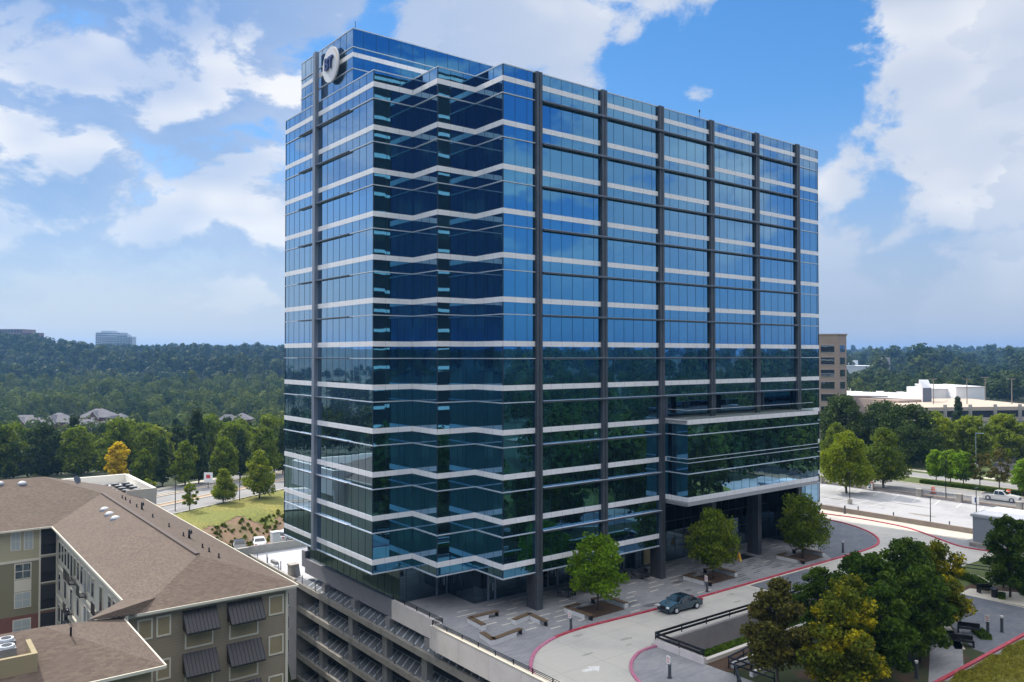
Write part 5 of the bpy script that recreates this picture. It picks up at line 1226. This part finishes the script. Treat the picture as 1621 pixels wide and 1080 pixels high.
# woods further off: crowns merged into single masses
def templates(n, size, seeds, spec):
    out = []
    for sd, (H_, W_, shp) in zip(seeds, spec):
        rng = np.random.default_rng(sd); cl = []
        for i in range(11):
            a = i * 2.4 + rng.normal() * .3; t = (i + .5) / 11; rad = W_ * .5 * (.62 if shp != 'pine' else .45 * (1 - t)) * (1 - t ** 2 * .75); cl.append((rad * math.cos(a), rad * math.sin(a), H_ * (.22 + .58 * t), W_ * (.27 if shp != 'pine' else .24) * rng.uniform(.8, 1.15)))
        cl = np.array(cl); idx = rng.choice(11, n); d = rng.normal(size=(n, 3)); d[:, 2] = np.abs(d[:, 2]) - .35; d /= np.linalg.norm(d, axis=1)[:, None]
        P = cl[idx, :3] + d * (cl[idx, 3] * rng.uniform(.82, 1.05, n))[:, None]; out.append(leaf_quads(rng, P, size, d * 1.6, .55).reshape(-1, 3))
    return out
SPEC = [(12, 10, 'wide'), (13, 9.5, 'round'), (12, 10.5, 'wide'), (14, 8, 'pine'), (11, 9, 'round')]
T_MID = templates(520, .62, range(50, 55), SPEC); T_FAR = templates(330, .95, range(60, 65), SPEC)
def woods(name, label, pts, T, smin=.75, smax=1.15, seed=1, m=None):
    rng = np.random.default_rng(seed); Vs, ti = [], []
    zz = hterr(pts[:, 0], pts[:, 1])
    for (x, y), z in zip(pts, zz):
        V = T[rng.integers(len(T))]; a = rng.uniform(0, 6.28); s = rng.uniform(smin, smax); ca, sa = math.cos(a) * s, math.sin(a) * s
        Vs.append(np.stack([V[:, 0] * ca - V[:, 1] * sa + x, V[:, 0] * sa + V[:, 1] * ca + y, V[:, 2] * s * rng.uniform(.9, 1.15) + z - .5], -1)); ti.append(np.full(len(V), rng.beta(1.3, 1.6), np.float32))
    V = np.concatenate(Vs); o = npmesh(name, V, np.arange(len(V)).reshape(-1, 4), m or L_FAR, attr=np.concatenate(ti))
    tag(o, label, 'woods', kind='stuff'); print(name, len(pts), len(V) // 4)
def scatter(w0, w1, u0, u1, step, seed, grow=0., keep=lambda w, u: True):
    rng = np.random.default_rng(seed); out = []; w = w0
    while w < w1:
        st_ = step * (1 + grow * (w - w0) / max(1, (w1 - w0))); ds_ = st_ * 1274 / w; u = u0 + rng.uniform(0, ds_)
        while u < u1:
            ww = w + rng.uniform(-.4, .4) * st_; s = (u - 810.5) / 1274 * ww
            if keep(ww, u): out.append((CAM.x + F2[0] * ww + R2[0] * s, CAM.y + F2[1] * ww + R2[1] * s))
            u += ds_ * rng.uniform(.8, 1.2)
        w += st_ * .9
    return np.array(out)
hk = lambda w, u: not (365 < w < 450 and 15 < u < 220) and not (350 < w < 450 and 340 < u < 410) and not (345 < w < 450 and 20 < u < 215 and ((int(u * 7 + w) % 5) > 1))
woods('valley_woods', 'green wooded valley around the grey-roofed townhouses', scatter(338, 690, -70, 480, 10.2, 1, .2, hk), T_MID, .75, 1.35, m=L_VAL)
woods('hillside_woods', 'blue-green wooded hillside rising to the left skyline', scatter(690, 1120, -80, 480, 13.5, 2, .25), T_FAR, 1.1, 1.65)
woods('skyline_woods', 'hazy blue line of woods on the left horizon', scatter(1200, 3200, 120, 480, 17, 3, 2.2), T_FAR, 1.2, 1.9)
rk = lambda w, u: not (300 < w < 520 and u > 1290) and not (u < 1345 and 175 < w < 330) and not (640 < w < 820 and 1310 < u < 1415) and not (560 < w < 600)
woods('flatland_woods', 'green woods behind the white mall and parking deck on the right', scatter(425, 900, 1280, 1690, 10, 4, .6, lambda w, u: not (640 < w < 840 and 1310 < u < 1420) and not (w < 480 and u < 1350)), T_FAR, .75, 1.15)
woods('horizon_woods', 'hazy blue woods along the right horizon', scatter(900, 4200, 1280, 1690, 19, 5, 2.6, lambda w, u: rw.random() < .8), T_FAR, 1.1, 1.8)
# woods the glass fronts mirror, beside and behind the camera
def scatter_xy(n, fn, seed):
    rng = np.random.default_rng(seed); out = []
    while len(out) < n:
        p = fn(rng)
        if p is not None: out.append(p)
    return np.array(out)
def f0(r):
    x = r.uniform(52, 230); y = r.uniform(-62, 60)
    if y > -66 + .335 * (x + 47.4) or 64 < x < 103 and y > -46: return None
    return (x, y)
woods('eastern_woods', 'woods right of the parking deck, mirrored in the glass front', scatter_xy(240, f0, 7), T_MID, .7, 1.0)
def f1(r):
    x = r.uniform(10, 900); y = -r.uniform(48, 900)
    if 95 < x < 135 or (r.random() > math.exp(-math.hypot(x, y) / 420)): return None
    if 10 < x < 62 and -100 < y < -68: return None
    if abs(y + .25 * x + 85) < 9: return None
    return (x, y)
woods('southern_woods', 'woods beyond the far side of the driveway, mirrored in the glass', scatter_xy(1500, f1, 8), T_MID, .7, 1.1)
def f2(r):
    x = -r.uniform(60, 800); y = r.uniform(-40, 900)
    if r.random() > math.exp(-math.hypot(x, y) / 500) or abs(.6 * x + y + 70) < 9: return None
    return (x, y)
woods('western_woods', 'woods beyond the apartments, mirrored in the glass', scatter_xy(1300, f2, 9), T_MID, .8, 1.2)
def f3(r):
    a = r.uniform(-175, 40); d = r.uniform(700, 2600); return (CAM.x + d * math.cos(R(a)), CAM.y + d * math.sin(R(a)))
woods('distant_woods', 'distant rolling woods on the mirrored horizon', scatter_xy(2200, f3, 10), T_FAR, 1.6, 2.6)
# shrubs on the planted bank
tree_meshes('shrub', 420, .16, 1.0, 1.3, 'round', .0, L_SHRUB, 71, .02); cnt = 0; rs = random.Random(9)
while cnt < 130:
    x = rs.uniform(-8, 16); y = rs.uniform(58, 84)
    if 12.5 < sdist(x, y) < 20.5: tree('low green shrub planted on the brown soil bank', x, y, float(hterr(x, y)), 'shrub', rs.uniform(.3, .62), group='shrubs on the planted bank', name='shrub', cat='shrub'); cnt += 1
# clipped hedges
def hedge(label, pts, wd, h, z=0.):
    t = thing('hedge', label, 'hedge', (*pts[0], z)); rng = np.random.default_rng(4); P = [Vector((*p, 0)) for p in pts]; mb = MB(); C = []
    for a, b in zip(P, P[1:]):
        mb.bar(a + Vector((0, 0, z + h * .47)), b + Vector((0, 0, z + h * .47)), wd * .86, h * .9); L = (b - a).length; n = int(L * 700); e = (b - a) / L; nn = Vector((-e.y, e.x, 0))
        for _ in range(n):
            o_, zz = rng.uniform(-wd / 2, wd / 2), rng.uniform(0, h)
            if rng.random() < .55: zz = h + rng.uniform(-.05, .05)
            elif rng.random() < .9: o_ = wd / 2 * (1 if rng.random() < .5 else -1)
            p = a + e * rng.uniform(0, L) + nn * o_; C.append((p.x, p.y, z + zz))
    mb.build('core', MATS['deep_green_leaves'], t); V = leaf_quads(rng, np.array(C), .07).reshape(-1, 3); V -= np.array(world_loc(t)); npmesh('leaves', V, np.arange(len(V)).reshape(-1, 4), L_CLUS, t)
hedge('low clipped hedge along the ramp pit behind the near rail', [(6.9, -18.5), (22, -18.5), (36, -18.5)], 1.1, .8, -.5)
hc = [(p.x - .85, p.y - .1) for p in cc]
hedge('curved clipped hedge inside the white garden wall', [hc[0], hc[6], hc[12], hc[18], hc[23]], .9, .7)
hedge('low hedge row behind the garden bench on the right', [(48, -28.2), (53.5, -25.2)], .8, .6)
hedge('small clump of plants beside the grey garden path', [(30.6, -31.3), (32.2, -29.8)], .9, .4); hedge('low plants beneath the litter bin', [(44.6, -27.2), (46.2, -26.6)], .6, .35)
hedge('long verge of low shrubs between the deck fence and the road', [(101, 20), (113.9, 9)], .1, .1) if False else None
hedge('row of low median plants under the small bright trees', [(115.5, 14.5), (115.2, -14)], 1.6, .7)

# ------------------------------------------------------------------ distant buildings
def wp(u, w): s = (u - 810.5) / 1274 * w; return Vector((CAM.x + F2[0] * w + R2[0] * s, CAM.y + F2[1] * w + R2[1] * s, 0))
def zy(yv, w): return CAM.z + (562 - yv) / 1274 * w
DWIN = mat('dark_window', (.035, .05, .065), .15, spec=.8)
# tan brick tower
p0 = Vector((186.5, 86.0, 0)); pA = Vector((193.2, 77.2, 0)); pB = Vector((197.2, 76.6, 0)); pC = Vector((206, 84, 0)); pD = Vector((196, 96, 0)); zt = 31.8
bt = thing('brick_tower', 'slim tan brick office tower with stacked dark windows', 'office building', (193.2, 77.2, -4))
MB().prism([(p.x, p.y) for p in (p0, pA, pB, pC, pD)], -6, zt).build('wall', BRICKT, bt)
MB().prism([(p.x, p.y) for p in (p0 + Vector((-.1, -.3, 0)), pA + Vector((0, -.2, 0)), pB + Vector((.3, -.2, 0)), pC, pD)], zt + .01, zt + .5).build('coping', mat('tan_coping', (.34, .25, .19), .8), bt)
for k in range(9):
    z1 = 28.6 - 3.92 * k
    for a, b, s0, s1 in ((p0, pA, .53, .90), (p0, pA, .03, .40), (pA, pB, .22, .80)):
        e = (b - a); n = Vector((e.y, -e.x, 0)).normalized(); m = MB(); q0 = a + e * s0 + n * .04; q1 = a + e * s1 + n * .04
        m.poly([(q0.x, q0.y, z1 - 2.2), (q1.x, q1.y, z1 - 2.2), (q1.x, q1.y, z1), (q0.x, q0.y, z1)]); f = m.build('window', WINDOW, bt)
        m = MB(); m.bar(q0 + Vector((0, 0, z1 - 2.28)), q1 + Vector((0, 0, z1 - 2.28)), .16, .14).bar(q0 + Vector((0, 0, z1 + .06)), q1 + Vector((0, 0, z1 + .06)), .12, .10); m.build('frame', mat('grey_stone_frame', (.42, .40, .38), .8), f)
def gblock(name, label, u0, u1, w, y0, y1, depth, m, cat='building', win=None, roofm=None, skew=0):
    a, b = wp(u0, w), wp(u1, w + skew); d = Vector((F2[0], F2[1], 0)) * depth; zt, z0 = zy(y0, w), zy(y1, w) - 6
    t = thing(name, label, cat, (a.x, a.y, z0)); e = b - a
    MB().prism([(a.x, a.y), (b.x, b.y), (b.x + d.x, b.y + d.y), (a.x + d.x, a.y + d.y)], z0, zt).build('wall', m, t)
    if roofm: MB().prism([(a.x - .3, a.y - .3), (b.x, b.y - .3), (b.x + d.x, b.y + d.y), (a.x + d.x, a.y + d.y)], zt + .01, zt + .35).build('roof', roofm, t)
    if win:
        nx, nz = win; n = Vector((e.y, -e.x, 0)).normalized() * .15; hh_ = (zt - z0) / nz
        for j in range(nz):
            q = MB()
            for i in range(nx):
                s0 = (i + .18) / nx; s1 = (i + .82) / nx; A0_, A1_ = a + e * s0 + n, a + e * s1 + n; zz = z0 + hh_ * (j + .3)
                q.poly([(A0_.x, A0_.y, zz), (A1_.x, A1_.y, zz), (A1_.x, A1_.y, zz + hh_ * .5), (A0_.x, A0_.y, zz + hh_ * .5)])
            q.build('window_row', DWIN, t)
    return t
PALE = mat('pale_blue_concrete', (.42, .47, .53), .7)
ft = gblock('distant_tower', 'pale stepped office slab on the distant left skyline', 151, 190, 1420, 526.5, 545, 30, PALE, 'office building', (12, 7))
for u0, u1, y0 in ((160, 177, 523.5),): a, b = wp(u0, 1425), wp(u1, 1425); d = Vector((F2[0], F2[1], 0)) * 20; MB().prism([(a.x, a.y), (b.x, b.y), (b.x + d.x, b.y + d.y), (a.x + d.x, a.y + d.y)], 60, zy(y0, 1420)).build('penthouse', PALE, ft)
for u0, u1, y0, w in ((161, 184, 532.5, 1405), (184.5, 201, 529.5, 1400), (201, 209, 533, 1402)):
    a, b = wp(u0, w), wp(u1, w); d = Vector((F2[0], F2[1], 0)) * 15; MB().prism([(a.x, a.y), (b.x, b.y), (b.x + d.x, b.y + d.y), (a.x + d.x, a.y + d.y)], 30, zy(y0, w)).build('wing', PALE, ft)
    for j in range(6):
        q = MB(); n_ = int((u1 - u0) / 2.2); e = b - a; nn = Vector((-F2[0], -F2[1], 0)) * .3
        for i in range(n_):
            A0_, A1_ = a + e * (i + .15) / n_ + nn, a + e * (i + .85) / n_ + nn; zz = zy(y0, w) - 2.2 - j * 3.3
            q.poly([(A0_.x, A0_.y, zz - 1.6), (A1_.x, A1_.y, zz - 1.6), (A1_.x, A1_.y, zz), (A0_.x, A0_.y, zz)])
        q.build('window_row', DWIN, ft)
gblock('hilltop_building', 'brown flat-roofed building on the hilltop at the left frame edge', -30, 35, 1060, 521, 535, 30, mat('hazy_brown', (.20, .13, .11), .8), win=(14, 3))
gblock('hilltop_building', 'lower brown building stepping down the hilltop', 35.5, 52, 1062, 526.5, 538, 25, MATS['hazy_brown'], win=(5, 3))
# townhouses in the valley
def townhouse(label, u, w, wid, dep, hb, hr, yaw, gables=1, z=None):
    c = wp(u, w); z = float(hterr(c.x, c.y)) if z is None else z; t = thing('townhouse', label, 'house', (c.x, c.y, z), yaw)
    MB().box(-wid / 2, wid / 2, -dep / 2, dep / 2, -4, hb).build('wall', BRICK, t, local=True)
    r = MB(); o = .6; a, b = wid / 2 + o, dep / 2 + o; rl = max(0, wid / 2 - dep / 2)
    P = [(-a, -b, hb), (a, -b, hb), (a, b, hb), (-a, b, hb), (-rl, 0, hb + hr), (rl, 0, hb + hr)]
    r.poly([P[0], P[1], P[5], P[4]]).poly([P[2], P[3], P[4], P[5]]).poly([P[1], P[2], P[5]]).poly([P[3], P[0], P[4]]); rf_ = r.build('roof', SLATE, t, local=True)
    for k in range(gables):
        gx_ = -wid / 2 + wid * (k + .5) / gables; gw = min(5.2, wid / gables * .7); g_ = MB()
        g_.poly([(gx_ - gw / 2, -b - .5, hb - .3), (gx_ + gw / 2, -b - .5, hb - .3), (gx_, -b - .5, hb + hr * .72)]); g_.box(gx_ - gw / 2, gx_ + gw / 2, -b - .5, -b + 1, -4, hb - .3); gg = g_.build('gable', BRICK, t, local=True)
        g_ = MB(); g_.poly([(gx_ - gw / 2 - .5, -b - .9, hb - .7), (gx_, -b - .9, hb + hr * .80), (gx_, 0, hb + hr * .80), (gx_ - gw / 2 - .5, 0, hb - .7)]); g_.poly([(gx_ + gw / 2 + .5, -b - .9, hb - .7), (gx_ + gw / 2 + .5, 0, hb - .7), (gx_, 0, hb + hr * .80), (gx_, -b - .9, hb + hr * .80)]); g_.build('gable_roof', SLATE, gg, local=True)
        MB().bar((gx_ - gw / 2 - .5, -b - .95, hb - .7), (gx_, -b - .95, hb + hr * .78), .1, .3).bar((gx_ + gw / 2 + .5, -b - .95, hb - .7), (gx_, -b - .95, hb + hr * .78), .1, .3).build('bargeboard', CREAM, gg, local=True)
        MB().box(gx_ - .8, gx_ + .8, -b - .56, -b - .52, hb - 1.6, hb + .2).build('window', WPL, gg, local=True)
YW = R(52.2 - 90)
for lab, u, w, wid, dep, hb, hr, ya, g_, z in (('grey-roofed townhouse leftmost in the valley row', 42, 415, 17, 11, 5.2, 3.6, .1, 1, -14.2), ('grey-roofed townhouse with cream gable second in the row', 95, 412, 14, 12, 5.2, 4.4, -.1, 1, -13.6),
        ('grey-roofed townhouse with twin brick gables mid row', 134, 398, 17, 11, 4.6, 3.8, .0, 2, -14.6), ('taller grey-roofed townhouse behind the twin-gabled one', 158, 425, 16, 12, 6.6, 4.2, .05, 1, -13.6), ('grey-roofed townhouse with a steep roof rightmost in the row', 192, 404, 12, 12, 5.6, 4.6, -.3, 1, -13.8),
        ('lone grey roof showing among the trees near the tower', 362, 395, 13, 10, 6.2, 4.2, .3, 1, -14), ('small pale roof beside the lone grey roof', 384, 400, 9, 8, 8.2, 3.0, .1, 0, -14.5)):
    townhouse(lab, u, w, wid, dep, hb, hr, YW + ya, g_, z)
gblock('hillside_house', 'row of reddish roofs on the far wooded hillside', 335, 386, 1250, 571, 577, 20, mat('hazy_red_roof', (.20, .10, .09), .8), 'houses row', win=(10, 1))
gblock('hillside_house', 'tiny white house on the wooded hillside near the tower', 416, 428, 800, 577, 586, 12, WPL, 'house', win=(3, 1))
gblock('hillside_house', 'pale roof showing on the ridge left of the tower', 240, 268, 1150, 559, 563, 20, MATS['hazy_brown'], 'house', win=(5, 1))
# right-hand mall, deck and far sheds
ml = gblock('shopping_mall', 'long low white-roofed mall with a tan brick end', 1290, 1405, 372, 627, 640, 30, BRICKT, 'mall', roofm=WROOF)
def quad_roof(t, pts, m, nm='roof'): MB().poly(pts).build(nm, m, t)
a, b, c_, d_ = wp(1270, 390), wp(1345, 375), wp(1458, 360), wp(1452, 480); za, zb_ = zy(632, 360), zy(612, 480)
e_ = wp(1290, 480)
quad_roof(ml, [(b.x, b.y, za + .5), (c_.x, c_.y, za - .1), (d_.x, d_.y, za + .2), (e_.x, e_.y, za + .6)], WROOF)
f_ = MB(); q = wp(1422, 352); f_.prism([(q.x, q.y), (c_.x, c_.y), (wp(1455, 400).x, wp(1455, 400).y), (wp(1345, 400).x, wp(1345, 400).y), (b.x, b.y)], -6, za - .2); f_.build('wall', BRICKT, ml)
wnd = MB(); 
for u0, u1 in ((1428, 1448),):
    A0_, A1_ = wp(u0, 351.5), wp(u1, 356); wnd.poly([(A0_.x, A0_.y, 1.2), (A1_.x, A1_.y, 1.2), (A1_.x, A1_.y, 3.8), (A0_.x, A0_.y, 3.8)])
wnd.build('shop_front', WPL, ml)
gblock('mall_wing', 'plain white box wing of the mall right of the grey pylon', 1474, 1513, 398, 616, 640, 25, WPL, 'mall', roofm=WROOF); gblock('mall_wing', 'larger white box wing with a slanted top at the end of the mall', 1513, 1558, 390, 613, 640, 40, WPL, 'mall', roofm=WROOF)
sp_ = thing('mall_pylon', 'sloping white and grey pylon rising from the mall roof', 'pylon', tuple(wp(1460, 365))); A0_, A1_, A2_, A3_ = wp(1454, 362), wp(1460, 358), wp(1474, 364), wp(1469, 392)
MB().poly([(*A1_[:2], -4), (*A2_[:2], -4), (*A2_[:2], zy(614, 364)), (*A1_[:2], zy(614, 358))]).build('wall', mat('slate_blue_panel', (.12, .135, .17), .6), sp_)
MB().poly([(*A0_[:2], -4), (*A1_[:2], -4), (*A1_[:2], zy(614, 358)), (*A0_[:2], zy(601, 362))]).build('wall', PANEL, sp_); MB().poly([(*A0_[:2], zy(601, 362)), (*A1_[:2], zy(614, 358)), (*A2_[:2], zy(614, 364)), (*A3_[:2], zy(601, 392))]).build('roof', WPL, sp_)
dk_ = thing('concrete_parking_deck', 'long low concrete parking deck with open dark levels on the right', 'parking garage', tuple(wp(1458, 330)))
a, b = wp(1455, 322), wp(1660, 330); d = Vector((F2[0], F2[1], 0)) * 60; zt = zy(644, 326)
CT = mat('cream_concrete', (.50, .42, .33), .85)
MB().prism([(a.x, a.y), (b.x, b.y), (b.x + d.x, b.y + d.y), (a.x + d.x, a.y + d.y)], zt - 1.5, zt).build('top_deck', CT, dk_); MB().prism([(a.x, a.y), (b.x, b.y), (b.x + d.x, b.y + d.y), (a.x + d.x, a.y + d.y)], -4, zt - 4.4).build('lower_deck', CT, dk_)
ai, bi = a + d * .06, b + d * .06; MB().prism([(ai.x, ai.y), (bi.x, bi.y), (b.x + d.x, b.y + d.y), (a.x + d.x, a.y + d.y)], zt - 4.4, zt - 1.5).build('inner_wall', MATS['garage_inner_shade'], dk_)  # near-black infill paints the shade inside the open level
for k in range(6):
    p = a.lerp(b, k / 5.2); MB().box(p.x - .5, p.x + .5, p.y - .5, p.y + .5, -4, zt + 1.0).build('column', CONC, dk_)
for u, w, l in ((1477, 345, 'left'), (1530, 345, 'left of centre'), (1559, 370, 'centre'), (1601, 345, 'right')):
    q = wp(u, w); t = thing('lamp_post', 'double-headed lamp post on the concrete parking deck, %s' % l, 'lamp post', (q.x, q.y, zt), 0, 'lamp posts on the concrete deck'); MB().cyl((0, 0, 0), (0, 0, 10.5), .22, .16, 8).build('pole', mat('tan_metal', (.25, .21, .17), .5), t, local=True)
    for s in (-1, 1): MB().bar((0, 0, 10.6), (R2[0] * s * 1.6, R2[1] * s * 1.6, 10.7), .5, .28).build('lamp_head', MATS['tan_metal'], t, local=True)
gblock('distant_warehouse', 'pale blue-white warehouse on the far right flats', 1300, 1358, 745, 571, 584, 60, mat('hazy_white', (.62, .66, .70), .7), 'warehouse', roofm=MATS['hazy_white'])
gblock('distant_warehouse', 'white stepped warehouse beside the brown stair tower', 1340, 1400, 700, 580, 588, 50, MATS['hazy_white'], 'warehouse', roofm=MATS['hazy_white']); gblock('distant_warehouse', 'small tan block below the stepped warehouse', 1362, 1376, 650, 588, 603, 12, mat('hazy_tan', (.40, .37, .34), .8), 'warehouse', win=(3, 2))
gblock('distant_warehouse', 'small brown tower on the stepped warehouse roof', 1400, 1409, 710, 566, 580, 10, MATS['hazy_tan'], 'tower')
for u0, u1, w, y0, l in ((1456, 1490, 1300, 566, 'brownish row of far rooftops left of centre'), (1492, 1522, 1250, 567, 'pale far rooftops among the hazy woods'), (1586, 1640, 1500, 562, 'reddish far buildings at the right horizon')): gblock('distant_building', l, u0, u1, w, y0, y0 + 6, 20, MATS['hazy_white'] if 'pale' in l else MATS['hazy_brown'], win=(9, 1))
for u, y0, w in ((1353, 552, 2500), (1387, 548, 2400), (1468, 550, 2600), (1534, 548, 2300)):
    q = wp(u, w); z0 = 20; t = thing('radio_mast', 'thin radio mast on the right horizon, %s of four' % {1353: 'first from the left', 1387: 'second from the left', 1468: 'third from the left', 1534: 'fourth from the left'}[u], 'mast', (q.x, q.y, z0), 0, 'radio masts'); MB().cyl((0, 0, 0), (0, 0, zy(y0, w) - z0), .7, .5, 5).build('mast', mat('mast_grey', (.2, .2, .22), .6), t, local=True)
sh = thing('roadside_shed', 'low dark-roofed white shed behind the trees at the right', 'shed', (166, 3, 0)); c = wp(1588, 196); MB().box(c.x - 3, c.x + 3, c.y - 3, c.y + 3, 0, 3.6).build('wall', WPL, sh); MB().box(c.x - 3.4, c.x + 3.4, c.y - 3.4, c.y + 3.4, 3.61, 4.6).build('roof', FIN, sh)
# roadside sign on the left
rsn = thing('road_sign', 'square white roadside sign with a red mark on a post beside the far road', 'sign', (3.0, 100.4, -1)); MB().cyl((0, 0, 0), (0, 0, 1.4), .05, .05, 6).build('post', BLACK, rsn, local=True)
ax_ = (R2[0], R2[1], 0); MB().obox((0, 0, 2.3), (ax_, (F2[0], F2[1], 0), (0, 0, 1)), (.85, .04, .95)).build('sign_panel', WPL, rsn, local=True); MB().obox((-F2[0] * .05, -F2[1] * .05, 2.45), (ax_, (F2[0], F2[1], 0), (0, 0, 1)), (.4, .01, .35)).build('sign_mark', SIGNR, rsn, local=True)

# ------------------------------------------------------------------ the neighbouring tower that the stepped glass corner mirrors
tw = thing('neighbouring_tower', 'dark glass tower with white floor bands, seen mirrored in the stepped corner', 'office building', (36, -80, 0)); nb = [(12, -78), (56, -78), (56, -112), (12, -112), (12, -78)]; nb = nb[::-1]
MB().prism(nb[:-1], -2, 88).build('wall', mat('dark_glass_wall', (.012, .018, .022), .5, spec=.15), tw)
bn_ = MB()
for k in range(20): bn_.box(11.8, 56.2, -112.2, -77.8, 5 + k * 4.3, 5.7 + k * 4.3)
bn_.build('floor_bands', mat('tower_white_band', (.66, .62, .60), .6), tw)

# ------------------------------------------------------------------ air
hz_ = MB().box(-5700, 5700, -5750, 5650, -40, 96)
hm = bpy.data.materials.new('haze'); hm.use_nodes = True; t = NT(hm.node_tree); t.n.clear(); o = t.node('ShaderNodeOutputMaterial'); pv = t.node('ShaderNodeVolumePrincipled')
pv.inputs['Color'].default_value = (.24, .52, 1, 1); pv.inputs['Density'].default_value = .00017; pv.inputs['Anisotropy'].default_value = .3; t.l.new(pv.outputs[0], o.inputs['Volume'])
HAZE = True
if HAZE: tag(hz_.build('haze', hm), kind='stuff')
